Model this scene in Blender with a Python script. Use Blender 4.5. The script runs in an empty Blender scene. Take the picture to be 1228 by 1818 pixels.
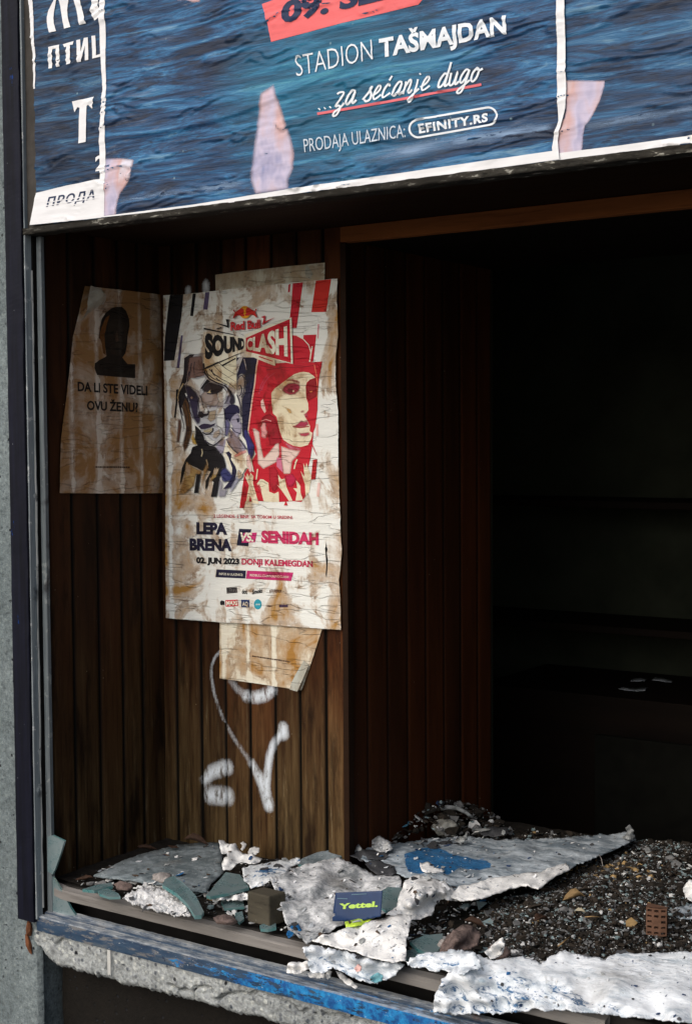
import bpy, bmesh, math, random
from mathutils import Vector, Matrix, noise, geometry
R = math.radians
sc = bpy.context.scene
COL = sc.collection
random.seed(7)

# ------------------------------------------------------------------ camera
CXP, CYP, FP = 614.0, 909.0, 2525.0
YAW, PITCH, ROLL = 0.59699595, -0.05012295, -0.00671881
CAM = Vector((2.15840975, -2.03340945, 0.98166099))
_f = Vector((-math.sin(YAW) * math.cos(PITCH), math.cos(YAW) * math.cos(PITCH), math.sin(PITCH)))
_r = Vector((math.cos(YAW), math.sin(YAW), 0))
_u = _r.cross(_f)
CR = _r * math.cos(ROLL) + _u * math.sin(ROLL)
CU = _u * math.cos(ROLL) - _r * math.sin(ROLL)
cd = bpy.data.cameras.new('camera')
cam = bpy.data.objects.new('camera', cd); COL.objects.link(cam)
cd.sensor_fit = 'VERTICAL'; cd.sensor_height = 36; cd.sensor_width = 24
cd.lens = FP / 1818 * 36
cd.clip_start = 0.05; cd.clip_end = 500
M = Matrix((CR, CU, -_f)).transposed().to_4x4(); M.translation = CAM
cam.matrix_world = M
sc.camera = cam

# ------------------------------------------------------------------ world, sun, exposure
SUN_EL, SUN_AZ = 36.0, 194.0        # azimuth the light comes from, degrees clockwise from +y
w = bpy.data.worlds.new('World'); sc.world = w; w.use_nodes = True
wn = w.node_tree
bg = wn.nodes['Background']
sky = wn.nodes.new('ShaderNodeTexSky'); sky.sky_type = 'NISHITA'; sky.sun_disc = False
sky.sun_elevation = R(SUN_EL); sky.sun_rotation = R(SUN_AZ)
sky.dust_density = 4.0; sky.ozone_density = 1.0
wn.links.new(sky.outputs[0], bg.inputs[0]); bg.inputs[1].default_value = 0.085
sl = bpy.data.lights.new('sun', 'SUN'); sl.energy = 1.5; sl.angle = R(75); sl.color = (1.0, 0.995, 0.985)
so = bpy.data.objects.new('sun', sl); COL.objects.link(so)
a = R(SUN_AZ); e = R(SUN_EL)
frm = Vector((math.sin(a) * math.cos(e), math.cos(a) * math.cos(e), math.sin(e)))
so.rotation_euler = frm.to_track_quat('Z', 'Y').to_euler(); so.location = frm * 10
vs = sc.view_settings
vs.view_transform = 'Standard'; vs.look = 'None'; vs.exposure = 0.47; vs.gamma = 1.0; vs.use_curve_mapping = False
sc.cycles.max_bounces = 6; sc.cycles.transparent_max_bounces = 6

# ------------------------------------------------------------------ helpers
def unp(px, py, axis, k):
    d = _f + CR * ((px - CXP) / FP) - CU * ((py - CYP) / FP)
    t = (k - CAM[axis]) / d[axis]
    return CAM + d * t
def uz(px, py, z): return unp(px, py, 2, z)
def uy(px, py, y): return unp(px, py, 1, y)
def ux(px, py, x): return unp(px, py, 0, x)
def zz(scale, ox, oy, pts): return [(ox + x / scale, oy + y / scale) for x, y in pts]

def s2l(c):
    return tuple((v / 255 / 12.92) if v / 255 <= 0.04045 else ((v / 255 + 0.055) / 1.055) ** 2.4 for v in c)

def nz(x, y=0.0, z=0.0): return noise.noise(Vector((x, y, z)))
def fbm(x, y, z=0.0, o=4):
    v = 0; a = 0.5
    for i in range(o):
        v += a * nz(x, y, z + i * 7.3); x *= 2.03; y *= 2.03; a *= 0.5
    return v

def mesh_obj(name, verts, faces, mats, parent=None, base=None, fmat=None, smooth=False, attrs=None):
    me = bpy.data.meshes.new(name)
    if parent is not None: base = Vector(parent['_base'])
    if base is None:
        xs = [v[0] for v in verts]; ys = [v[1] for v in verts]; zs = [v[2] for v in verts]
        base = Vector(((min(xs) + max(xs)) / 2, (min(ys) + max(ys)) / 2, min(zs)))
    base = Vector(base)
    me.from_pydata([(v[0] - base[0], v[1] - base[1], v[2] - base[2]) for v in verts], [], faces)
    if not isinstance(mats, (list, tuple)): mats = [mats]
    for m in mats: me.materials.append(m)
    if fmat: me.polygons.foreach_set('material_index', fmat)
    if smooth: me.polygons.foreach_set('use_smooth', [True] * len(me.polygons))
    for an, vals in (attrs or {}).items():
        at = me.attributes.new(an, 'FLOAT', 'POINT'); at.data.foreach_set('value', vals)
    me.update()
    o = bpy.data.objects.new(name, me); COL.objects.link(o)
    o['_base'] = list(base)
    if parent is not None: o.parent = parent
    else: o.location = base
    return o

def empty(name, base):
    o = bpy.data.objects.new(name, None); COL.objects.link(o)
    o.empty_display_size = 0.05; o.location = base; o['_base'] = list(base)
    return o

def tag(o, label, cat, group=None, kind=None):
    if label: o['label'] = label
    if cat: o['category'] = cat
    if group: o['group'] = group
    if kind: o['kind'] = kind
    return o

def solid(o, t, off=-1.0):
    m = o.modifiers.new('thickness', 'SOLIDIFY'); m.thickness = t; m.offset = off; return o
def bevel(o, wdt, seg=2):
    m = o.modifiers.new('bevel', 'BEVEL'); m.width = wdt; m.segments = seg; m.limit_method = 'ANGLE'; return o

class MB:
    def __init__(s): s.v = []; s.f = []; s.m = []
    def add(s, verts, faces, mi=0):
        n = len(s.v); s.v += [tuple(v) for v in verts]
        s.f += [tuple(i + n for i in f) for f in faces]; s.m += [mi] * len(faces)
    def box(s, a, b, mi=0):
        (x0, y0, z0), (x1, y1, z1) = a, b
        s.add([(x0, y0, z0), (x1, y0, z0), (x1, y1, z0), (x0, y1, z0), (x0, y0, z1), (x1, y0, z1), (x1, y1, z1), (x0, y1, z1)],
              [(0, 3, 2, 1), (4, 5, 6, 7), (0, 1, 5, 4), (1, 2, 6, 5), (2, 3, 7, 6), (3, 0, 4, 7)], mi)
    def build(s, name, mats, parent=None, base=None, smooth=False):
        return mesh_obj(name, s.v, s.f, mats, parent, base, s.m, smooth)

def rockv(c, r, rng, sq=(1, 1, 1)):
    t = 1.618
    ico = [(-1, t, 0), (1, t, 0), (-1, -t, 0), (1, -t, 0), (0, -1, t), (0, 1, t), (0, -1, -t), (0, 1, -t), (t, 0, -1), (t, 0, 1), (-t, 0, -1), (-t, 0, 1)]
    q = Matrix.Rotation(rng.uniform(0, 6.28), 3, 'Z') @ Matrix.Rotation(rng.uniform(-.4, .4), 3, 'X')
    out = []
    for p in ico:
        v = Vector(p).normalized() * r * rng.uniform(0.7, 1.15)
        v = q @ Vector((v.x * sq[0], v.y * sq[1], v.z * sq[2]))
        out.append(Vector(c) + v)
    return out
ICOF = [(0, 11, 5), (0, 5, 1), (0, 1, 7), (0, 7, 10), (0, 10, 11), (1, 5, 9), (5, 11, 4), (11, 10, 2), (10, 7, 6), (7, 1, 8), (3, 9, 4), (3, 4, 2), (3, 2, 6), (3, 6, 8), (3, 8, 9), (4, 9, 5), (2, 4, 11), (6, 2, 10), (8, 6, 7), (9, 8, 1)]

def inside(p, poly):
    x, y = p; c = False; n = len(poly); j = n - 1
    for i in range(n):
        xi, yi = poly[i][:2]; xj, yj = poly[j][:2]
        if (yi > y) != (yj > y) and x < (xj - xi) * (y - yi) / (yj - yi) + xi: c = not c
        j = i
    return c

def subdiv(poly, step, close=True):
    out = []; n = len(poly)
    for i in range(n if close else n - 1):
        a = poly[i]; b = poly[(i + 1) % n]
        L = math.dist(a[:2], b[:2]); k = max(1, int(L / step))
        for j in range(k): out.append(tuple(a[q] + (b[q] - a[q]) * j / k for q in range(len(a))))
    if not close: out.append(tuple(poly[-1]))
    return out

def cdt_fill(poly2, step=None, holes=()):
    """constrained triangulation of an outline with a grid of inner points"""
    pts = [Vector(p[:2]) for p in poly2]; n = len(pts)
    faces = [list(range(n))]
    edges = []
    hp = []
    for h in holes:
        s0 = len(pts); pts += [Vector(p[:2]) for p in h]
        edges += [(s0 + i, s0 + (i + 1) % len(h)) for i in range(len(h))]; hp.append(h)
    if step:
        xs = [p[0] for p in poly2]; ys = [p[1] for p in poly2]
        y = min(ys) + step * .5; row = 0
        while y < max(ys):
            x = min(xs) + step * (.25 + .5 * (row % 2))
            while x < max(xs):
                if inside((x, y), poly2) and not any(inside((x, y), h) for h in hp):
                    if min((x - p.x) ** 2 + (y - p.y) ** 2 for p in pts[:n:max(1, n // 200)]) > (step * .3) ** 2:
                        pts.append(Vector((x + random.uniform(-.1, .1) * step, y + random.uniform(-.1, .1) * step)))
                x += step
            y += step * .87; row += 1
    r = geometry.delaunay_2d_cdt(pts, edges, faces, 1, 1e-6)
    vs_, fs = r[0], r[2]
    if hp:
        keep = []
        for f in fs:
            c = sum((vs_[i] for i in f), Vector((0, 0))) / len(f)
            if not any(inside(c, h) for h in hp): keep.append(f)
        fs = keep
    return [(v.x, v.y) for v in vs_], [tuple(f) for f in fs]

# ------------------------------------------------------------------ node helper
class NT:
    def __init__(s, name):
        s.m = bpy.data.materials.new(name); s.m.use_nodes = True
        s.t = s.m.node_tree; s.b = s.t.nodes['Principled BSDF']
        s.tc = s.n('ShaderNodeTexCoord')
        s.obj = s.tc.outputs['Object']
    def n(s, t, **k):
        x = s.t.nodes.new(t)
        for a_, v in k.items(): setattr(x, a_, v)
        return x
    def put(s, sock, v):
        if isinstance(v, bpy.types.NodeSocket): s.t.links.new(v, sock)
        elif isinstance(v, (tuple, list)) and len(v) == 3 and sock.type == 'RGBA': sock.default_value = (*v, 1)
        else: sock.default_value = v
    def map(s, scale=(1, 1, 1), rot=(0, 0, 0), loc=(0, 0, 0), src=None):
        m = s.n('ShaderNodeMapping'); s.put(m.inputs[0], src or s.obj)
        m.inputs['Scale'].default_value = scale; m.inputs['Rotation'].default_value = rot; m.inputs['Location'].default_value = loc
        return m.outputs[0]
    def noise(s, scale, detail=5, rough=.55, vec=None, dist=0.0):
        x = s.n('ShaderNodeTexNoise'); s.put(x.inputs['Vector'], vec or s.obj)
        x.inputs['Scale'].default_value = scale; x.inputs['Detail'].default_value = detail
        x.inputs['Roughness'].default_value = rough; x.inputs['Distortion'].default_value = dist
        return x.outputs[0]
    def voro(s, scale, vec=None, feature='F1', out=0, rand=1.0):
        x = s.n('ShaderNodeTexVoronoi'); x.feature = feature; s.put(x.inputs['Vector'], vec or s.obj)
        x.inputs['Scale'].default_value = scale; x.inputs['Randomness'].default_value = rand
        return x.outputs[out]
    def ramp(s, f, stops, interp='LINEAR'):
        x = s.n('ShaderNodeValToRGB'); s.put(x.inputs[0], f); cr = x.color_ramp; cr.interpolation = interp
        while len(cr.elements) < len(stops): cr.elements.new(0.5)
        for e_, (p, c) in zip(cr.elements, stops):
            e_.position = p; e_.color = (*c, 1) if isinstance(c, (tuple, list)) else (c, c, c, 1)
        return x.outputs[0]
    def mix(s, f, a_, b_, mode='MIX'):
        x = s.n('ShaderNodeMix', data_type='RGBA', blend_type=mode)
        s.put(x.inputs[0], f); s.put(x.inputs[6], a_); s.put(x.inputs[7], b_)
        return x.outputs[2]
    def math(s, op, a_, b_=0.0, c_=None):
        x = s.n('ShaderNodeMath', operation=op); s.put(x.inputs[0], a_); s.put(x.inputs[1], b_)
        if c_ is not None: s.put(x.inputs[2], c_)
        return x.outputs[0]
    def sep(s, vec=None):
        x = s.n('ShaderNodeSeparateXYZ'); s.put(x.inputs[0], vec or s.obj); return x.outputs
    def attr(s, name):
        x = s.n('ShaderNodeAttribute'); x.attribute_name = name; return x.outputs['Fac']
    def mr(s, v, a_, b_, c_=0.0, d_=1.0):
        x = s.n('ShaderNodeMapRange'); s.put(x.inputs[0], v)
        for i, q in enumerate((a_, b_, c_, d_)): x.inputs[i + 1].default_value = q
        return x.outputs[0]
    def bump(s, h, strength=.3, dist=.002, prev=None):
        x = s.n('ShaderNodeBump'); x.inputs['Strength'].default_value = strength; x.inputs['Distance'].default_value = dist
        s.put(x.inputs['Height'], h)
        if prev is not None: s.put(x.inputs['Normal'], prev)
        return x.outputs[0]
    def out(s, col, rough=.8, spec=.25, normal=None, **k):
        s.put(s.b.inputs['Base Color'], col); s.put(s.b.inputs['Roughness'], rough)
        s.b.inputs['Specular IOR Level'].default_value = spec
        if normal is not None: s.put(s.b.inputs['Normal'], normal)
        for a_, v in k.items(): s.put(s.b.inputs[a_.replace('_', ' ')], v)
        return s.m

# ------------------------------------------------------------------ materials of the place
def mat_concrete(name, c0, c1, agg=0.35, pit=True, scale=1.0, bump=.8):
    t = NT(name)
    n1 = t.noise(3.5, 6, .6); n2 = t.noise(75 * scale, 6, .7); n4 = t.noise(240 * scale, 4, .7)
    col = t.mix(t.ramp(n1, [(.3, 0.0), (.7, 1.0)]), c0, c1)
    col = t.mix(.75, col, t.ramp(n2, [(.25, (.3, .31, .32)), (.5, (.95, .95, .95)), (.78, (1.4, 1.4, 1.4))]), 'MULTIPLY')
    col = t.mix(.6, col, t.ramp(n4, [(.3, (.5, .5, .5)), (.7, (1.35, 1.35, 1.35))]), 'MULTIPLY')
    v = t.voro(120 * scale, out=1); vd = t.voro(120 * scale)
    sp = t.ramp(t.sep(v)[0], [(.0, (.25, .27, .32)), (.3, (.75, .75, .78)), (.65, (1.1, 1.1, 1.1)), (1, (1.7, 1.65, 1.55))])
    col = t.mix(t.math('MULTIPLY', t.ramp(vd, [(.3, 1.0), (.5, 0.0)]), agg), col, sp, 'MULTIPLY')
    pits = t.ramp(t.voro(46 * scale), [(.10, 1.0), (.17, 0.0)]); pits2 = t.ramp(t.voro(140 * scale), [(.08, 1.0), (.16, 0.0)])
    pk = t.math('MULTIPLY', pits, t.ramp(t.noise(14), [(.46, 0.0), (.56, 1.0)]))
    pk = t.math('MAXIMUM', pk, t.math('MULTIPLY', pits2, t.ramp(t.noise(30), [(.5, 0.0), (.62, .8)])))
    if pit: col = t.mix(pk, col, (.02, .021, .025))
    st = t.ramp(t.noise(1, 6, .65, t.map((14, 14, 1.6))), [(.56, 0.0), (.74, .5)])
    col = t.mix(st, col, t.mix(1.0, col, (.42, .44, .46), 'MULTIPLY'))
    h = t.math('SUBTRACT', t.math('ADD', t.math('ADD', n2, t.math('MULTIPLY', n4, .5)), t.math('MULTIPLY', vd, -.5 * agg)), t.math('MULTIPLY', pk, 1.5))
    return t.out(col, .9, .2, t.bump(h, bump, .004))

def mat_wood(name, dark, mid, pale, low_pale=0.0, zlo=0.0, zhi=1.0, spray=False, gloss=.55, axis='z', scratches=True):
    t = NT(name)
    sc_ = {'z': (120, 120, 6.5), 'x': (6.5, 120, 120), 'y': (120, 6.5, 120)}[axis]
    sc2 = {'z': (9, 9, 1.1), 'x': (1.1, 9, 9), 'y': (9, 1.1, 9)}[axis]
    g1 = t.noise(1, 8, .65, t.map(sc_)); g2 = t.noise(1.6, 5, .6, t.map(sc2))
    rnd = t.attr('rnd')
    col = t.ramp(g1, [(.27, dark), (.45, mid), (.6, mid), (.78, pale)])
    col = t.mix(t.ramp(g2, [(.38, .55), (.62, 0.0)]), col, dark)
    col = t.mix(.8, col, t.ramp(rnd, [(0, (.35, .35, .36)), (.5, (.95, .9, .85)), (1, (1.75, 1.35, 1.05))]), 'MULTIPLY')
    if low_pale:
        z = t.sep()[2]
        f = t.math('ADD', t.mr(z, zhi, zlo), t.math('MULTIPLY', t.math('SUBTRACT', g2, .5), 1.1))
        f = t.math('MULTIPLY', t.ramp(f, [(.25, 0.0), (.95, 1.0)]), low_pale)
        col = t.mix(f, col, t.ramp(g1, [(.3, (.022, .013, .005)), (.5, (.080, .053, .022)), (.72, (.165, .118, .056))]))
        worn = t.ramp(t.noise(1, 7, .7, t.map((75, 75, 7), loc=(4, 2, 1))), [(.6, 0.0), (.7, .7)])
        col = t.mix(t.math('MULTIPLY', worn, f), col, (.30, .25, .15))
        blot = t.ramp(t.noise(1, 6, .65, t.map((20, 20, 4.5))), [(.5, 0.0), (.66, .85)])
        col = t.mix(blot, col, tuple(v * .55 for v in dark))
    gr = t.attr('groove')
    col = t.mix(t.ramp(gr, [(.1, 0.0), (.55, .96)]), col, (.004, .003, .002))
    if scratches:
        spk = t.ramp(t.voro(1, t.map((55, 55, 38))), [(.035, 1.0), (.06, 0.0)])
        spk = t.math('MULTIPLY', spk, t.ramp(t.noise(5), [(.5, 0.0), (.62, .8)]))
        col = t.mix(spk, col, (.42, .38, .3))
    if spray:
        s = t.attr('spray')
        br = t.math('ADD', s, t.math('MULTIPLY', t.math('SUBTRACT', t.noise(260, 3, .7), .5), .4))
        f = t.ramp(br, [(.15, 0.0), (.45, .45), (.95, .93)])
        hole = t.math('MAXIMUM', t.ramp(t.voro(120), [(.09, .9), (.15, 0.0)]), t.ramp(t.noise(55, 6, .75, t.map((1, 1, .35))), [(.5, 0.0), (.62, .85)]))
        f = t.math('MULTIPLY', f, t.math('SUBTRACT', 1.0, hole))
        col = t.mix(f, col, (.66, .72, .78))
    return t.out(col, t.mr(g1, 0, 1, gloss, gloss + .3), .1, t.bump(g1, .35, .0012))

M_PILLAR = mat_concrete('pillar_concrete', (.125, .152, .158), (.215, .252, .258), .45)
M_LEDGE = mat_concrete('ledge_concrete', (.22, .235, .235), (.42, .44, .435), 1.0, True, .8, 1.0)
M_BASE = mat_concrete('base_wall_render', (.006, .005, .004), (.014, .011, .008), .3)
M_PAVE = mat_concrete('pavement', (.11, .11, .11), (.17, .17, .165), .3)
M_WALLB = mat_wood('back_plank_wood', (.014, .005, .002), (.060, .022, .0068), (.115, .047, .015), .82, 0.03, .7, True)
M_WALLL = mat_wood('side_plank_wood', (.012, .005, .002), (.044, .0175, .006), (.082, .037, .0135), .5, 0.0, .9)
M_WALLI = mat_wood('inner_plank_wood', (.018, .006, .002), (.06, .019, .006), (.09, .031, .010), 0)
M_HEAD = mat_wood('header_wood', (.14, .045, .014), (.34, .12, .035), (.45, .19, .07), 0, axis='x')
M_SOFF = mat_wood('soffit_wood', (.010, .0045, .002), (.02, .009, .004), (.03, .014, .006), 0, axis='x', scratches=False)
M_BATTEN = mat_wood('weathered_batten', (.10, .095, .09), (.27, .265, .26), (.46, .45, .44), 0, axis='x', gloss=.8, scratches=False)
M_BLOCK = mat_wood('block_wood', (.03, .028, .022), (.085, .078, .06), (.15, .14, .11), 0, axis='x', gloss=.8)
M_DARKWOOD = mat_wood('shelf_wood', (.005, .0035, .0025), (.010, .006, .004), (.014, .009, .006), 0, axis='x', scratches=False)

def mat_simple(name, col, rough=.8, spec=.25, var=.35, sc_=30, bump=.3, bd=.001, **k):
    t = NT(name)
    n = t.noise(sc_, 6, .6)
    c = t.mix(1.0, col, t.ramp(n, [(.25, (1 - var,) * 3), (.75, (1 + var,) * 3)]), 'MULTIPLY')
    return t.out(c, rough, spec, t.bump(n, bump, bd), **k)
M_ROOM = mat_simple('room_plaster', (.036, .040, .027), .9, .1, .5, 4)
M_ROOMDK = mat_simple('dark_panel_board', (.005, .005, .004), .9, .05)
M_FLOORB = mat_simple('display_floor', (.030, .027, .024), .9, .2, .5, 25)
M_BLACK = mat_simple('dark_gap', (.007, .0065, .006), .9, .1)
M_FASCIA = mat_simple('fascia_board', (.05, .045, .04), .85, .2)

def mat_navy():
    t = NT('navy_paint')
    n = t.noise(18, 5, .6); st = t.noise(1, 5, .6, t.map((120, 120, 6)))
    col = t.ramp(st, [(.3, (.0016, .002, .005)), (.7, (.006, .0068, .017))])
    ch = t.ramp(t.noise(9, 6, .65, t.map((2.5, 2.5, 1))), [(.67, 0.0), (.69, 1.0)])
    col = t.mix(ch, col, (.0, .03, .16))
    fl = t.math('MULTIPLY', t.ramp(t.voro(70), [(.05, 1.0), (.09, 0.0)]), t.ramp(n, [(.55, 0.0), (.65, 1.0)]))
    col = t.mix(fl, col, (.3, .32, .34))
    return t.out(col, .55, .14, t.bump(st, .3, .001))
M_NAVY = mat_navy()
def mat_strip(name, base, wear, chip, low=False):
    t = NT(name)
    st = t.noise(1, 7, .65, t.map((150, 150, 9)))
    n = t.noise(28, 6, .7)
    col = t.mix(t.ramp(st, [(.35, 0.0), (.65, 1.0)]), base, wear)
    col = t.mix(t.ramp(n, [(.58, 0.0), (.62, 1.0)]), col, chip)
    col = t.mix(t.ramp(t.noise(12, 5), [(.6, 0.0), (.68, .9)]), col, (.02, .02, .024))
    return t.out(col, .6, .35, t.bump(n, .4, .001))
M_STRIP = mat_strip('worn_metal_strip', (.15, .18, .20), (.26, .29, .30), (.5, .52, .52))
M_STRIP2 = mat_strip('inner_metal_strip', (.085, .10, .11), (.14, .165, .175), (.2, .22, .22))
M_PEEL = mat_strip('peeling_putty', (.5, .5, .47), (.38, .38, .36), (.1, .1, .1))
def mat_rail():
    t = NT('blue_rail_paint')
    z = t.sep()[2]; x = t.sep()[0]
    n = t.noise(1, 7, .65, t.map((9, 40, 40))); n2 = t.noise(1, 6, .7, t.map((22, 90, 90)))
    v = t.noise(60, 5, .7)
    base = t.ramp(n, [(.3, (.010, .026, .06)), (.55, (.026, .055, .10)), (.75, (.085, .105, .125))])
    base = t.mix(t.ramp(n2, [(.52, 0.0), (.6, .85)]), base, (.16, .155, .15))
    br = t.math('ADD', n2, t.mr(x, .05, .75, -.30, .10))
    br = t.math('ADD', br, t.mr(z, .03, .046, .02, -.22))
    m = t.ramp(br, [(.5, 0.0), (.53, 1.0)])
    blue = t.mix(t.ramp(v, [(.4, 0.0), (.62, 1.0)]), (.006, .07, .24), (.016, .235, .53))
    col = t.mix(m, base, blue)
    dk = t.ramp(t.noise(85, 4, .7), [(.62, 0.0), (.68, 1.0)])
    col = t.mix(dk, col, (.012, .018, .045))
    for z0, z1 in ((.0335, .0372), (.0405, .0425), (.0448, .0472)):
        e_ = t.math('MULTIPLY', t.math('MULTIPLY', t.mr(z, z0 - .0012, z0), t.mr(z, z1 + .0012, z1)), t.ramp(n2, [(.4, .15), (.58, .85)]))
        col = t.mix(e_, col, (.30, .32, .335))
    wh = t.ramp(t.noise(110, 4, .7, t.map((1, 2, 2), loc=(3, 3, 3))), [(.66, 0.0), (.7, .9)])
    col = t.mix(wh, col, (.5, .52, .52))
    rs = t.math('MULTIPLY', t.ramp(t.noise(14, 5, .6, t.map(loc=(9, 1, 4))), [(.64, 0.0), (.72, 1.0)]), t.ramp(n2, [(.45, 0.0), (.55, 1.0)]))
    col = t.mix(rs, col, (.22, .09, .05))
    # pale dirt that has settled towards the back of the rail
    d = t.math('ADD', t.mr(z, .034, .058), t.math('MULTIPLY', t.math('SUBTRACT', t.noise(45, 6, .7), .5), 1.6))
    col = t.mix(t.ramp(d, [(.34, 0.0), (.75, .88)]), col, t.ramp(v, [(.3, (.12, .13, .135)), (.7, (.38, .39, .38))]))
    return t.out(col, .65, .3, t.bump(t.math('ADD', v, m), .5, .0012))
M_RAIL = mat_rail()
M_RUST = mat_simple('rust', (.13, .05, .022), .9, .2, .6, 60)
def mat_headstrip():
    t = NT('flaking_edge_strip')
    n = t.noise(1, 7, .7, t.map((30, 90, 120)))
    col = t.ramp(n, [(.4, (.012, .011, .009)), (.58, (.05, .046, .038)), (.62, (.3, .29, .25)), (.75, (.42, .41, .37))])
    k = t.ramp(t.noise(1.0, 3, .6, t.map((5, 5, 5))), [(.42, .85), (.58, 0.0)])
    return t.out(t.mix(k, col, (.016, .014, .011)), .9, .2, t.bump(n, .6, .002))
M_HSTRIP = mat_headstrip()

def mat_sheet(name, white, grey, blue, wamt=.5, bamt=.55, seed=0.0, fine=1.0, dirt=.6, stretch=1.0):
    t = NT(name)
    p = t.map((stretch, 1, 1), rot=(0, 0, R(12) if stretch != 1 else 0), loc=(seed, seed * .7, seed * 1.3))
    n = t.noise(15 * fine, 9, .7, p, .6); n2 = t.noise(60 * fine, 8, .72, p, .4); n3 = t.noise(190, 6, .75, p)
    f = t.math('ADD', t.math('MULTIPLY', n, .6), t.math('MULTIPLY', n2, .42))
    col = t.mix(t.ramp(f, [(wamt - .05, 1.0), (wamt + .1, 0.0)]), white, grey)
    # creases: the folded ridges of a skin of paint and paper
    w_ = t.noise(7 * fine, 5, .55, p, .9)
    cre = t.math('ABSOLUTE', t.math('SUBTRACT', w_, .5))
    crease = t.ramp(cre, [(.0, 1.0), (.018, 0.0)])
    bl = t.math('ADD', t.math('MULTIPLY', t.noise(8 * fine, 8, .7, t.map((stretch, 1, 1), loc=(seed + 5, seed + 3, 1)), .8), .7), t.math('MULTIPLY', n3, .3))
    bm = t.ramp(bl, [(bamt, 0.0), (bamt + .035, 1.0)])
    bcol = t.ramp(n3, [(.35, tuple(v * .3 for v in blue)), (.65, blue)])
    bs = t.ramp(t.math('ADD', t.attr('blue'), t.math('MULTIPLY', t.math('SUBTRACT', f, .5), 2.2)), [(.42, 0.0), (.6, .95)])
    bm = t.math('MAXIMUM', bm, bs)
    col = t.mix(bm, col, bcol)
    col = t.mix(t.math('MULTIPLY', crease, t.ramp(n2, [(.42, 0.0), (.62, .55)])), col, (.10, .105, .11))
    dk = t.ramp(n3, [(dirt, 0.0), (dirt + .07, .85)])
    col = t.mix(t.math('MULTIPLY', dk, t.ramp(n, [(.35, 1.0), (.6, .25)])), col, (.045, .047, .052))
    br = t.ramp(t.noise(9, 5, .6, t.map(loc=(seed + 9, 4, seed))), [(.58, 0.0), (.72, .45)])
    col = t.mix(br, col, (.15, .13, .105))
    sp = t.ramp(t.voro(170, p), [(.08, .9), (.14, 0.0)])
    col = t.mix(t.math('MULTIPLY', sp, t.ramp(n2, [(.46, 0.0), (.56, 1.0)])), col, (.72, .72, .70))
    h = t.math('ADD', t.math('ADD', t.math('MULTIPLY', t.ramp(cre, [(0.0, 1.0), (.05, 0.0)]), .35), t.math('MULTIPLY', n2, 1.2)), t.math('MULTIPLY', n3, .7))
    return t.out(col, .85, .25, t.bump(h, .55, .003))
WH = (.78, .785, .79); GR = (.21, .235, .25); BL = (.012, .17, .42)
M_SH_A = mat_sheet('grey_dusty_pane', (.26, .30, .32), (.10, .125, .135), (.05, .13, .2), .48, .75, 1.2, .8)
M_SH_B = mat_sheet('grey_white_plaster_skin', (.72, .725, .73), (.19, .205, .215), (.05, .2, .34), .47, .63, 4.1, 1.1)
M_SH_W = mat_sheet('white_plaster_skin', (.82, .815, .80), (.40, .42, .44), (.03, .12, .28), .37, .61, 2.3, 1.1)
M_SH_C = mat_sheet('grey_sheet_with_blue_paint', (.56, .62, .67), (.16, .20, .235), BL, .50, .66, 7.7, .9, stretch=.5)
M_SH_D = mat_sheet('white_blue_paint_crust', (.80, .835, .87), (.30, .37, .43), (.05, .16, .33), .43, .57, 9.4, 1.2, stretch=.4)
M_SH_S = mat_sheet('blue_striped_scrap', (.68, .7, .71), (.3, .34, .36), (.03, .15, .33), .42, .545, 5.5, 1.6)
M_BLUEP = mat_sheet('blue_painted_flake', (.015, .19, .45), (.01, .09, .25), (.02, .25, .5), .5, .62, 3.1)
M_SCRAP = mat_simple('white_scrap', (.68, .68, .67), .85, .25, .3, 70, .6, .003)
M_GREYSCRAP = mat_simple('grey_scrap', (.22, .23, .23), .85, .25, .8, 60, .6, .003)
M_DARKSCRAP = mat_simple('dark_scrap', (.035, .036, .04), .7, .4, .6, 40)
M_STONE = mat_simple('stone', (.26, .235, .22), .9, .2, .65, 110, .8, .004)
M_STONEB = mat_simple('brown_stone', (.13, .095, .085), .9, .2, .65, 110, .8, .004)
M_LEAF = mat_simple('dry_leaf', (.05, .026, .016), .7, .3, .5, 60)
M_LEAF2 = mat_simple('yellowed_leaf', (.24, .155, .07), .75, .3, .4, 60)
M_TERRA = mat_simple('terracotta', (.125, .066, .042), .9, .2, .35, 60)
M_CHALK = mat_simple('crumbled_plaster', (.60, .60, .60), .95, .1, .55, 130, 1.0, .006)
def mat_glass(name, c, rough=.12):
    t = NT(name)
    n = t.noise(40, 6, .7); d = t.ramp(n, [(.42, 0.0), (.72, .6)])
    col = t.mix(d, c, (.34, .37, .38))
    m = t.out(col, t.mr(n, .3, .75, rough, .55), .5)
    t.b.inputs['Transmission Weight'].default_value = .5; t.b.inputs['IOR'].default_value = 1.45
    return m
M_GLASS = mat_glass('broken_glass', (.16, .26, .27))
M_GEDGE = mat_glass('glass_edge', (.12, .36, .36), .2)

# ------------------------------------------------------------------ the setting
FZ = 0.072            # display floor level
DB = 0.40             # depth of the shallow back wall
XI = 0.50             # where it ends and the deeper bay begins
g = MB(); g.box((-40, -60, -.75), (40, .9, -.62))
tag(g.build('pavement', M_PAVE, base=(0, 0, -.75)), None, None, kind='structure')

def thing_box(name, a_, b_, mat, label, cat, bv=0):
    m = MB(); m.box(a_, b_); o = m.build(name, mat); tag(o, label, cat)
    if bv: bevel(o, bv)
    return o

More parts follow.
